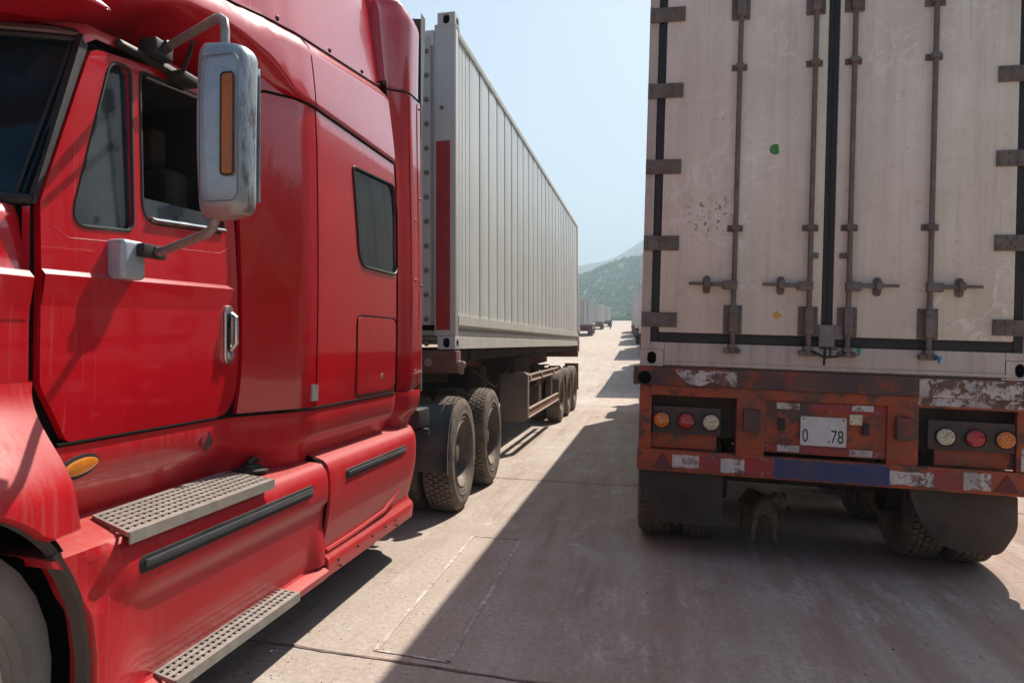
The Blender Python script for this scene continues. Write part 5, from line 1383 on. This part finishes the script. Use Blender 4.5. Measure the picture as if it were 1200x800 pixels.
q = MB(); q.grid([[(x, y, z) for x, y in prof] for z in (1.772, 2.3, 2.9, 3.5, 4.315)]); q.build('side_wall', 'cont', co, smooth=20)
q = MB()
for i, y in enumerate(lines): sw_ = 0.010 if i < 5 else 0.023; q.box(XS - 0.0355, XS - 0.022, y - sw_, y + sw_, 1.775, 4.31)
q.build('wall_seam', simple('seam_dark', (0.06, 0.06, 0.055, 1), 0.8), co, smooth=0)  # dark strips set into the side wall grooves
q = MB(); q.bbox(XS - 0.10, XS + 0.004, Y0 + 0.15, Y1 - 0.10, 4.312, 4.388, 0.006); q.build('top_rail', 'cont_rail', co)
q = MB(); q.prism([(XS + 0.006, 1.778), (XS + 0.006, 1.690), (XS - 0.012, 1.680), (XS - 0.045, 1.615), (XS - 0.045, 1.585), (XS - 0.004, 1.580), (XS - 0.004, 1.472), (XS - 0.12, 1.472), (XS - 0.12, 1.778)], 'y', Y0 + 0.14, Y1 - 0.12); q.build('bottom_rail', 'cont_rail', co, smooth=20)
# front corner post (bevelled face towards the camera) with casting
for xs_, sgn in ((XS, 1), (-5.8 - XS, -1)):
    q = MB(); a_, b_ = sorted((xs_ - sgn * 0.19, xs_)); q.bbox(a_, b_, Y0, Y0 + 0.15, ZB + 0.118, ZT, 0.012); pst = q.build('corner_post', 'cont_front', co)
    if sgn == 1:
        q = MB(); q.bbox(-1.853, -1.722, Y0 - 0.0022, Y0 - 0.0002, 1.640, 3.340, 0.0006); q.build('red_stripe', 'stripe', pst)
        q = MB(); q.tube([(XS + 0.001, Y0 + 0.008, z) for z in (ZB + 0.12, 4.38)], 0.011, 6); q.build('post_edge', 'cont_rail', pst)
    c_ = casting(co, 0, 0, 0, sgn, 'cont_front'); c2_ = casting(co, 0, 0, 0, sgn, 'cont_front')
    for o_, z in ((c_, ZB), (c2_, ZT - 0.02)):
        o_.location = (xs_ + sgn * 0.004 - co['_org'][0], Y0 - 0.004 - co['_org'][1], z - ZB)
# casting() builds about the local origin, so undo the offset baked in for a world-placed parent
for o_ in co.children:
    if o_.name.startswith('corner_casting'):
        for ob in [o_] + list(o_.children):
            ob.data.transform(Matrix.Translation(Vector(co['_org'])))
q = MB(); q.grid([[(x, y, z) for x, y in ((-1.872, Y0 + 0.012), (-1.892, Y0 + 0.03), (-1.905, Y0 + 0.045), (-1.915, Y0 + 0.012), (-1.98, Y0 + 0.010), (-2.02, Y0 + 0.03), (-2.2, Y0 + 0.06), (-3.6, Y0 + 0.06), (-3.9, Y0 + 0.01))] for z in (ZB + 0.22, 4.30)]); fw = q.build('front_wall', 'cont_front', co, smooth=25)
bolts('rivet', [(0, 0, 0)], fw)
for ch_ in list(fw.children): bpy.data.objects.remove(ch_)
q = MB(); q.lathe([(0, 0.024), (0.010, 0.022), (0.020, 0.012), (0.022, 0.0005)], 12, Matrix.Rotation(R(-90), 4, 'Z')); rv = q.build('rivet', 'bolt', origin=(0, 0, 0))
for k in range(13):
    r2 = rv.copy(); col.objects.link(r2); r2.parent = fw; r2.location = Vector((-1.945, Y0 + 0.010, 4.17 - k * 0.221)) - Vector(co['_org'])
bpy.data.objects.remove(rv)
q = MB(); q.box(-4.1, -1.70, Y0 + 0.13, Y1 - 0.05, 1.60, 1.64); q.box(-4.1, -1.70, Y0 + 0.05, Y1 - 0.05, 4.33, 4.37); q.box(-4.10, -4.06, Y0 + 0.1, Y1 - 0.05, 1.5, 4.35); q.box(-4.1, -1.69, Y1 - 0.08, Y1 - 0.04, 1.5, 4.37); q.box(-4.0, -1.88, Y0 + 0.02, Y0 + 0.06, 4.22, 4.36)
q.build('roof_and_floor', 'cont', co)
q = MB(); q.bbox(XS - 0.16, XS + 0.004, Y1 - 0.12, Y1, ZB, ZT, 0.008); q.build('corner_post', 'cont_rail', co)
q = MB(); q.lathe([(0, 0.02), (0.01, 0.018), (0.012, 0.0005)], 12, Matrix.Translation((-1.80, Y0 - 0.001, 3.64)) @ Matrix.Rotation(R(-90), 4, 'Z')); q.build('bolt', 'bolt', co)

# ------------------------------------------------------------------ its chassis trailer
ct = thing('container_trailer', 'dull red skeletal trailer with side guard and three axles under the grey container', 'trailer', (-2.9, 16.6, 0))
q = MB(); q.bbox(-4.08, -1.66, 6.78, 6.95, 1.255, 1.455, 0.01); fb = q.build('front_bolster', 'chassis_red', ct)
q = MB(); q.lathe([(0, 0.038), (0.012, 0.034), (0.014, 0.001)], 16, Matrix.Translation((-1.92, 6.78, 1.35)) @ Matrix.Rotation(R(-90), 4, 'Z')); q.lathe([(0, 0.03), (0.02, 0.04), (0.07, 0.03), (0.08, 0.001)], 12, Matrix.Translation((-1.665, 6.84, 1.33))); q.tube([(-1.63, 6.84, 1.36), (-1.62, 6.83, 1.30), (-1.63, 6.84, 1.25)], 0.022, 8); q.build('twist_lock', 'guard', fb)
q = MB()
for s in (-1, 1):
    X = -2.9 + s * 0.46
    q.prism([(6.95, 1.45), (19.2, 1.45), (19.2, 1.08), (10.2, 1.02), (9.6, 1.20), (6.95, 1.26)], 'x', X - 0.012, X + 0.012); q.box(X - 0.08, X + 0.08, 10.0, 19.2, 1.0, 1.02)
q.build('frame_rail', 'chassis_red', ct)
q = MB()
for k in range(14): q.box(-4.0, -1.74, 7.6 + k * 0.85, 7.68 + k * 0.85, 1.34, 1.45)
q.box(-1.80, -1.74, 7.0, 19.1, 1.36, 1.45); q.box(-4.06, -4.0, 7.0, 19.1, 1.36, 1.45)
q.build('cross_member', 'chassis_dark', ct)
q = MB(); q.bbox(-2.3, -1.9, 8.95, 9.3, 0.75, 1.25, 0.02); q.tube([(-1.95, 9.2, 1.2), (-1.95, 9.2, 0.45)], 0.05, 10); q.tube([(-3.8, 9.2, 1.2), (-3.8, 9.2, 0.45)], 0.05, 10); q.box(-2.05, -1.85, 9.1, 9.3, 0.42, 0.45); q.box(-3.8, -1.95, 9.17, 9.23, 0.95, 1.05); q.build('landing_gear', 'chassis_dark', ct)
q = MB(); q.tube([(-1.9, 8.4, 1.25), (-1.85, 9.6, 0.98), (-1.9, 10.9, 1.2)], 0.012, 6); q.build('air_line', 'chassis_dark', ct)
q = MB(); q.prism([(-1.88, 1.10), (-1.70, 1.12), (-1.66, 1.08), (-1.66, 0.46), (-1.70, 0.42), (-2.05, 0.44), (-2.05, 1.08)], 'y', 10.95, 10.99)
q.prism([(-1.72, 1.12), (-1.66, 1.08), (-1.66, 0.46), (-1.72, 0.42)], 'y', 10.99, 11.12)
sg = q.build('side_guard', 'guard_plate', ct, bevel=0.006)
for z0, z1 in ((0.97, 1.08), (0.46, 0.60)):
    q = MB(); q.prism([(-1.70, z1), (-1.658, z1), (-1.655, z1 - 0.018), (-1.672, z1 - 0.028), (-1.672, z0 + 0.028), (-1.655, z0 + 0.018), (-1.658, z0), (-1.70, z0)], 'y', 11.10, 14.85); q.mat(1)
    q.box(-1.674, -1.668, 11.12, 14.84, z0 + 0.03, z1 - 0.03)
    q.build('guard_rail', ['guard', 'guard_red'], sg, smooth=20)
for y in (11.22, 12.45, 14.0):
    q = MB(); q.bbox(-1.715, -1.69, y, y + 0.07, 0.44, 1.10, 0.006); q.bbox(-1.66, -1.652, y - 0.02, y + 0.10, 0.99, 1.06, 0.003); q.build('guard_post', 'guard', sg)
for k, y in enumerate((15.45, 16.83, 18.20)):
    q = MB(); q.tube([(-3.8, y, 0.515), (-2.0, y, 0.515)], 0.065, 12); q.tube([(-2.35, y - 0.5, 0.85), (-2.35, y, 0.62), (-2.35, y + 0.5, 0.85)], 0.04, 8); q.box(-2.4, -2.3, y - 0.56, y - 0.46, 0.75, 1.05); q.build('axle', 'chassis_dark', ct)
    wheel(ct, (-1.80, y, 0.515), 1, 0.52, 0.28, True, False, rot=k); wheel(ct, (-2.13, y, 0.515), -1, 0.52, 0.28, True, False)
    wheel(ct, (-3.67, y, 0.515), -1, 0.52, 0.28, True, False); wheel(ct, (-4.0, y, 0.515), -1, 0.52, 0.28, True, False)
q = MB(); q.bbox(-1.98, -1.66, 19.02, 19.05, 0.42, 1.05, 0.004); q.bbox(-4.1, -1.68, 19.1, 19.25, 1.2, 1.45, 0.01); q.bbox(-4.05, -1.72, 19.12, 19.2, 0.55, 0.68, 0.01); q.build('rear_bumper', 'chassis_red', ct)

q = MB(); q.bbox(-2.5, -1.95, 11.6, 13.2, 0.62, 1.32, 0.04); q.bbox(-3.9, -3.2, 10.8, 14.0, 0.45, 1.32, 0.04); q.build('tool_box', 'chassis_dark', ct)
q = MB(); q.tube([(-2.05, 13.4, 0.95), (-2.05, 14.6, 0.95)], 0.20, 16); q.build('air_tank', 'chassis_dark', ct)
# ------------------------------------------------------------------ simple long-haul trucks down the queue
FM = {}
def far_mats():
    FM['w1'] = streaky('box_white', (0.66, 0.64, 0.60, 1), (0.76, 0.74, 0.70, 1), (0.40, 0.35, 0.29, 1), 0.6)
    FM['w2'] = streaky('box_pale_grey', (0.58, 0.59, 0.58, 1), (0.68, 0.69, 0.68, 1), (0.36, 0.31, 0.26, 1), 0.7)
    FM['c1'] = simple('cab_cream', (0.55, 0.50, 0.42, 1), 0.4, coat=0.3); FM['c2'] = simple('cab_red', (0.35, 0.03, 0.03, 1), 0.4, coat=0.3)
    FM['c3'] = simple('cab_blue', (0.05, 0.10, 0.25, 1), 0.4, coat=0.3)
    for k, v in FM.items(): M[k] = v
far_mats()
def queue_truck(name, label, group, x, y, facing, boxm, cabm, length=12.2, height=2.9, w=2.44, yaw=0.0, cab=True, detail=True):
    """facing=-1: nose towards the camera; the body spans y .. y+length+cab. Origin at the ground below the tail/nose nearest the camera."""
    z = gz(x, y); pitch = math.atan((gz(x, y + 12) - gz(x, y)) / 12.0)
    t = thing(name, label, 'truck', (x, y, z), group, local=True, rot=(pitch, 0, yaw))
    cab_l = 2.3 if facing < 0 else 3.4
    b0 = 2.7 if (facing < 0 and cab) else 0.0
    b1 = b0 + length; zf = 1.35
    q = MB()
    q.bbox(-w / 2, w / 2, b0, b1, zf, zf + height, 0.02)
    body = q.build('cargo_box', boxm, t)
    q = MB()
    n = 18
    for k in range(n + 1):
        yy = lerp(b0 + 0.1, b1 - 0.1, k / n)
        for s in (-1, 1): q.box(s * w / 2 - 0.012, s * w / 2 + 0.012, yy - 0.02, yy + 0.02, zf + 0.15, zf + height - 0.08)
    for s in (-1, 1):
        q.box(s * w / 2 - 0.02, s * w / 2 + 0.02, b0, b1, zf + height - 0.08, zf + height + 0.004); q.box(s * w / 2 - 0.02, s * w / 2 + 0.02, b0, b1, zf - 0.004, zf + 0.13)
    q.build('box_rib', boxm, body)
    face = b0 if facing > 0 or True else b1
    if facing > 0:
        q = MB(); q.box(-1.12, -0.02, b0 - 0.012, b0, zf + 0.2, zf + height - 0.1); q.box(0.02, 1.12, b0 - 0.012, b0, zf + 0.2, zf + height - 0.1); rd = q.build('rear_doors', boxm, body)
        q = MB()
        for X in (-0.6, -0.12, 0.12, 0.6): q.tube([(X, b0 - 0.04, zf + 0.1), (X, b0 - 0.04, zf + height - 0.05)], 0.02, 6)
        q.build('lock_rods', 'hardware', rd)
        q = MB(); q.bbox(-1.2, 1.2, b0 - 0.03, b0 + 0.1, 1.15, 1.33, 0.01); q.bbox(-1.2, 1.2, b0 - 0.02, b0 + 0.06, 0.58, 0.74, 0.01); q.build('rear_bumper', 'chassis_dark' if boxm == 'w1' else 'chassis_red', t)
        q = MB(); q.bbox(-1.18, -0.62, b0 + 0.05, b0 + 0.07, 0.28, 0.75, 0.005); q.bbox(0.62, 1.18, b0 + 0.05, b0 + 0.07, 0.28, 0.75, 0.005); q.build('mud_flaps', 'flap', t)
    q = MB()
    for s in (-1, 1): q.box(s * 0.45 - 0.05, s * 0.45 + 0.05, b0 + 0.1, b1 - 0.2, 0.98, 1.33)
    q.build('frame_rail', 'chassis_dark', t)
    ax = [b0 + 0.8, b0 + 2.1, b0 + 3.4] if facing > 0 else [b1 - 0.9, b1 - 2.2, b1 - 3.5]
    if cab:
        if facing > 0:
            c0 = b1 + 0.8; c1 = c0 + 2.5; nose = c1 + 1.3
            q = MB(); q.bbox(-1.18, 1.18, c0, c1, 0.95, 2.75, 0.10, 3); q.bbox(-1.15, 1.15, c0 + 0.02, c0 + 1.9, 2.70, 3.85, 0.18, 3); q.bbox(-0.95, 0.95, c1 - 0.1, nose, 0.85, 1.9, 0.18, 3); q.bbox(-1.2, 1.2, nose - 0.7, nose + 0.1, 0.45, 0.95, 0.08, 2)
            cb = q.build('cab', cabm, t)
            q = MB(); q.box(-1.19, 1.19, c1 - 0.95, c1 - 0.2, 1.85, 2.5); q.build('cab_window', 'glass_dark', cb)
            ax += [c0 - 0.6, c0 + 0.75]; st = nose - 0.6
        else:
            c0 = 0.15; c1 = c0 + 2.1
            q = MB(); q.bbox(-1.2, 1.2, c0, c1, 0.75, 3.05, 0.12, 3); q.bbox(-1.15, 1.15, c0 + 0.5, c1, 2.95, 3.75, 0.2, 3); q.bbox(-1.22, 1.22, c0 - 0.1, c0 + 0.5, 0.38, 0.95, 0.06, 2); cb = q.build('cab', cabm, t)
            q = MB(); q.bbox(-1.08, 1.08, c0 - 0.012, c0 + 0.02, 1.85, 2.72, 0.004); q.box(-1.204, 1.204, c0 + 0.35, c0 + 1.15, 1.85, 2.6); q.build('cab_window', 'glass_dark', cb)
            q = MB(); q.bbox(-0.75, 0.75, c0 - 0.014, c0 + 0.02, 1.05, 1.65, 0.004); q.build('grille', 'dark', cb)
            for s in (-1, 1):
                q = MB(); q.bbox(s * 0.92 - 0.16, s * 0.92 + 0.16, c0 - 0.115, c0 - 0.09, 0.6, 0.8, 0.01); q.build('headlight', 'whitelens', cb)
                q = MB(); q.bbox(s * 1.40 - 0.10, s * 1.40 + 0.10, c0 - 0.15, c0 - 0.02, 1.9, 2.6, 0.03); q.tube([(s * 1.18, c0, 2.65), (s * 1.38, c0 - 0.08, 2.62)], 0.02, 6); q.build('mirror', 'black', cb)
            ax += [b0 + 1.3, b0 + 2.6] ; st = c0 + 1.0
        for s in (-1, 1): wheel(t, (s * 1.03, st, 0.515), s, 0.515, 0.28, False, False, 'rim')
    for a_ in ax:
        for s in (-1, 1):
            wheel(t, (s * 1.04, a_, 0.515), s, 0.515, 0.30, True, False)
            if facing > 0 and a_ == ax[0]: wheel(t, (s * 0.72, a_, 0.515), -s, 0.515, 0.30, True, False)
    return t

# tractor ahead of the orange trailer: only its shadow reaches the picture
lt = local_thing('truck_tractor', 'tractor unit hidden ahead of the orange trailer, casting the jagged shadow', 'truck')
q = MB(); q.bbox(-1.18, 1.18, CL + 0.9, CL + 3.2, -0.40, 1.45, 0.12, 3); q.bbox(-1.12, 1.12, CL + 0.95, CL + 2.6, 1.40, 2.35, 0.25, 3); q.bbox(-0.95, 0.95, CL + 3.1, CL + 4.5, -0.5, 0.55, 0.2, 3); q.bbox(-1.2, 1.2, CL + 3.9, CL + 4.6, -0.9, -0.4, 0.08, 2); cb = q.build('cab', 'c2', lt)
q = MB()
for s in (-1, 1): q.bbox(s * 1.30 - 0.09, s * 1.30 + 0.09, CL + 2.9, CL + 3.05, 0.5, 1.15, 0.03); q.tube([(s * 1.18, CL + 3.0, 1.2), (s * 1.30, CL + 2.97, 1.2)], 0.02, 6)
q.build('mirror', 'black', cb)
q = MB()
for s in (-1, 1): q.box(s * 0.45 - 0.05, s * 0.45 + 0.05, CL - 2.5, CL + 4.2, -0.55, -0.25)
q.build('frame_rail', 'chassis_dark', lt)
for y in (CL - 1.6, CL - 0.3, CL + 3.9):
    for s in (-1, 1): wheel(lt, (s * 1.03, y, GZ + 0.515), s, 0.515, 0.29, True, False)

G1 = 'trucks queued ahead in the right lane'
RQ = [(25.4, 1.00, 0.0, 'w1', 'c2', 'next truck ahead in the right lane, hidden by the white container but for its shadow'),
      (46.0, 0.62, 0.01, 'w2', 'c3', 'second truck ahead in the right lane, seen mostly by its shadow'),
      (66.5, 0.04, 0.02, 'w1', 'c1', 'third truck ahead in the right lane, its edge just past the white container'),
      (87.0, -0.48, 0.03, 'w2', 'c2', 'fourth truck ahead in the right lane, far down the road'),
      (108.0, -1.10, 0.03, 'w1', 'c3', 'farthest truck of the right lane, small and hazy near the bend')]
for y, X, yw, b_, c_, lab in RQ:
    queue_truck('box_truck', lab, G1, X, y, 1, b_, c_, yaw=yw)
G2 = 'trucks queued behind the grey container trailer'
LQ = [(52.0, -5.66, 'w1', 'c1', 'white truck glimpsed just beyond the far end of the grey container'),
      (94.0, -7.70, 'w2', 'c2', 'first pale box truck standing clear in the distance on the left'),
      (140.0, -9.05, 'w1', 'c1', 'second pale box truck in the distance, wider side in view'),
      (176.0, -9.60, 'w2', 'c3', 'third and farthest pale box truck at the bend of the road')]
for y, X, b_, c_, lab in LQ:
    queue_truck('box_truck', lab, G2, X, y, 1, b_, c_, yaw=0.09 if y < 60 else 0.05, height=3.0)

# motorcyclist far down the road
mx, my = -6.95, 146.0; mz = gz(mx, my)
bk = thing('motorcycle', 'small dark motorcycle ridden along the road near the far trucks', 'motorcycle', (mx, my, mz), local=True)
for y in (-0.65, 0.65):
    q = MB(); q.lathe([(-0.05, 0.22), (-0.05, 0.30), (0, 0.32), (0.05, 0.30), (0.05, 0.22), (-0.05, 0.22)], 20, Matrix.Translation((0, y, 0.32))); q.build('wheel', 'rubber', bk)
q = MB(); q.bbox(-0.12, 0.12, -0.2, 0.35, 0.72, 0.92, 0.06, 2); q.bbox(-0.14, 0.14, 0.2, 0.8, 0.74, 0.84, 0.03, 2); q.bbox(-0.13, 0.13, -0.1, 0.3, 0.35, 0.7, 0.05, 2); q.tube([(0, -0.65, 0.32), (0, -0.35, 1.0)], 0.04, 8); q.tube([(-0.35, -0.3, 1.05), (0.35, -0.3, 1.05)], 0.02, 6); q.bbox(-0.10, 0.10, -0.52, -0.40, 0.82, 1.0, 0.03, 2); q.build('body', 'dark', bk)

def skin_body(name, verts, edges, root, mat, parent=None, sub=2, loc=(0, 0, 0), rot=(0, 0, 0)):
    """one continuous body grown round a skeleton"""
    me = bpy.data.meshes.new(name); me.from_pydata([v[0] for v in verts], edges, []); me.update()
    ob = bpy.data.objects.new(name, me); col.objects.link(ob)
    ob.modifiers.new('skin', 'SKIN'); 
    sv = me.skin_vertices
    lay = sv[0].data if len(sv) else None
    if lay is None:
        bm = bmesh.new(); bm.from_mesh(me); bm.verts.layers.skin.verify(); bm.to_mesh(me); bm.free(); lay = me.skin_vertices[0].data
    for i, v in enumerate(verts):
        r = v[1]; lay[i].radius = r if isinstance(r, tuple) else (r, r); lay[i].use_root = (i == root)
    s_ = ob.modifiers.new('sub', 'SUBSURF'); s_.levels = sub; s_.render_levels = sub
    dg = bpy.context.evaluated_depsgraph_get(); dg.update()
    m2 = bpy.data.meshes.new_from_object(ob.evaluated_get(dg)); bpy.data.objects.remove(ob)
    m2.materials.clear(); m2.materials.append(M[mat] if isinstance(mat, str) else mat)
    o2 = bpy.data.objects.new(name, m2); col.objects.link(o2); m2.shade_smooth()
    if parent: o2.parent = parent
    o2.location = loc; o2.rotation_euler = rot
    return o2
pv = [((0, 0.15, 0.98), 0.15), ((0, 0.10, 1.2), 0.15), ((0, 0.02, 1.45), 0.16), ((0, -0.02, 1.56), 0.06), ((0, -0.04, 1.70), 0.12),
      ((0.20, 0.0, 1.44), 0.07), ((0.32, -0.10, 1.22), 0.05), ((0.30, -0.30, 1.08), 0.045), ((-0.20, 0.0, 1.44), 0.07), ((-0.32, -0.10, 1.22), 0.05), ((-0.30, -0.30, 1.08), 0.045),
      ((0.14, 0.1, 0.92), 0.10), ((0.22, -0.18, 0.85), 0.08), ((0.20, 0.0, 0.45), 0.055), ((0.20, -0.12, 0.38), 0.05), ((-0.14, 0.1, 0.92), 0.10), ((-0.22, -0.18, 0.85), 0.08), ((-0.20, 0.0, 0.45), 0.055), ((-0.20, -0.12, 0.38), 0.05)]
pe = [(0, 1), (1, 2), (2, 3), (3, 4), (2, 5), (5, 6), (6, 7), (2, 8), (8, 9), (9, 10), (0, 11), (11, 12), (12, 13), (13, 14), (0, 15), (15, 16), (16, 17), (17, 18)]
rd = skin_body('person', pv, pe, 0, simple('dark_clothes', (0.05, 0.045, 0.06, 1), 0.9), None, 2, (mx, my, mz))
tag(rd, 'person in dark clothes riding the small motorcycle far down the road', 'person')

# ------------------------------------------------------------------ dog standing under the trailer
DX, DY = 0.845, 6.60
dz_ = gz(DX, DY)
dv = [((0.0, 0.40, 0.285), (0.064, 0.070)),      # 0 pelvis
      ((0.0, 0.28, 0.282), (0.064, 0.068)), ((0.0, 0.12, 0.278), (0.070, 0.084)), ((0.0, 0.0, 0.283), (0.066, 0.088)),   # 1..3 belly, ribs, chest
      ((0.012, -0.07, 0.320), (0.052, 0.056)), ((0.042, -0.115, 0.350), (0.043, 0.045)),    # 4,5 neck
      ((0.066, -0.160, 0.368), (0.062, 0.058)), ((0.088, -0.208, 0.340), (0.038, 0.036)), ((0.106, -0.252, 0.312), (0.030, 0.027)),  # 6 skull 7 muzzle 8 nose
      ((0.058, -0.02, 0.225), (0.038, 0.044)), ((0.070, -0.005, 0.155), 0.026), ((0.073, -0.015, 0.075), 0.020), ((0.075, -0.018, 0.022), 0.022), ((0.076, -0.055, 0.010), (0.024, 0.014)),
      ((-0.058, -0.02, 0.225), (0.038, 0.044)), ((-0.076, -0.005, 0.155), 0.026), ((-0.085, -0.02, 0.075), 0.020), ((-0.090, -0.018, 0.022), 0.022), ((-0.092, -0.055, 0.010), (0.024, 0.014)),
      ((0.058, 0.37, 0.205), (0.040, 0.052)), ((0.070, 0.33, 0.150), 0.030), ((0.073, 0.415, 0.095), 0.020), ((0.074, 0.395, 0.022), 0.022), ((0.074, 0.355, 0.010), (0.024, 0.014)),
      ((-0.058, 0.37, 0.205), (0.040, 0.052)), ((-0.070, 0.33, 0.150), 0.030), ((-0.073, 0.415, 0.095), 0.020), ((-0.074, 0.395, 0.022), 0.022), ((-0.074, 0.355, 0.010), (0.024, 0.014)),
      ((0.0, 0.47, 0.300), 0.045), ((0.0, 0.52, 0.29), 0.022), ((-0.03, 0.60, 0.24), 0.018), ((-0.04, 0.66, 0.18), 0.012)]
de = [(0, 1), (1, 2), (2, 3), (3, 4), (4, 5), (5, 6), (6, 7), (7, 8), (3, 9), (9, 10), (10, 11), (11, 12), (12, 13), (3, 14), (14, 15), (15, 16), (16, 17), (17, 18), (0, 19), (19, 20), (20, 21), (21, 22), (22, 23), (0, 24), (24, 25), (25, 26), (26, 27), (27, 28), (0, 29), (29, 30), (30, 31), (31, 32)]
dog = thing('dog', 'small tan dog standing in the shade under the orange trailer, looking down to its left', 'dog', (DX, DY, dz_), local=True, rot=(0, 0, R(6)))
skin_body('body', dv, de, 0, 'dogfur', dog, 2)
HD = Vector((0.40, -0.82, -0.42)).normalized(); HR = HD.cross(Vector((0, 0, 1))).normalized(); HU = HR.cross(HD).normalized()
HC = Vector((0.066, -0.160, 0.368))
M['earfur'] = simple('ear_fur', (0.14, 0.085, 0.05, 1), 0.95)
for s in (-1, 1):
    q = MB(); rt = HC + HR * (0.036 * s) + HU * 0.044 - HD * 0.006
    rows = []
    for k in range(8):
        t = k / 7; c = rt + HR * (s * (0.026 * math.sin(t * 1.5))) - HU * (0.066 * t ** 1.3) + HD * (0.010 * t); wd_ = 0.024 * math.sin(PI * (0.30 + 0.66 * t)); th = 0.007
        rows.append([c + HD * (wd_ * math.cos(a)) + HR * (th * math.sin(a)) for a in [2 * PI * m / 10 for m in range(11)]])
    q.grid(rows); q.build('ear', 'earfur', dog, smooth=80)
    q = MB(); c = HC + HD * 0.052 + HR * (0.028 * s) + HU * 0.016; q.lathe([(-0.008, 0.0005), (-0.006, 0.006), (0, 0.008), (0.006, 0.006), (0.008, 0.0005)], 10, Matrix.Translation(c)); q.build('eye', 'ink', dog)
q = MB(); q.lathe([(-0.014, 0.0005), (-0.010, 0.010), (0, 0.014), (0.010, 0.010), (0.014, 0.0005)], 10, Matrix.Translation((0.1085, -0.262, 0.318))); q.build('nose', 'ink', dog)

# ------------------------------------------------------------------ air
hz = bpy.data.materials.new('haze_air'); hz.use_nodes = True; t = hz.node_tree; t.nodes.remove(t.nodes['Principled BSDF'])
pvn = t.nodes.new('ShaderNodeVolumePrincipled'); pvn.inputs['Density'].default_value = 0.0008; pvn.inputs['Color'].default_value = (0.66, 0.85, 1.0, 1); pvn.inputs['Anisotropy'].default_value = 0.2
t.links.new(pvn.outputs[0], t.nodes['Material Output'].inputs['Volume'])
M['haze'] = hz
q = MB(); q.box(-5200, 5200, -70, 5200, -8, 460); hzo = q.build('haze', 'haze', origin=(0, 0, 0), smooth=0); hzo['kind'] = 'stuff'; hzo['label'] = 'pale dusty haze filling the valley'
for o in bpy.data.objects:
    if '_org' in o: del o['_org']
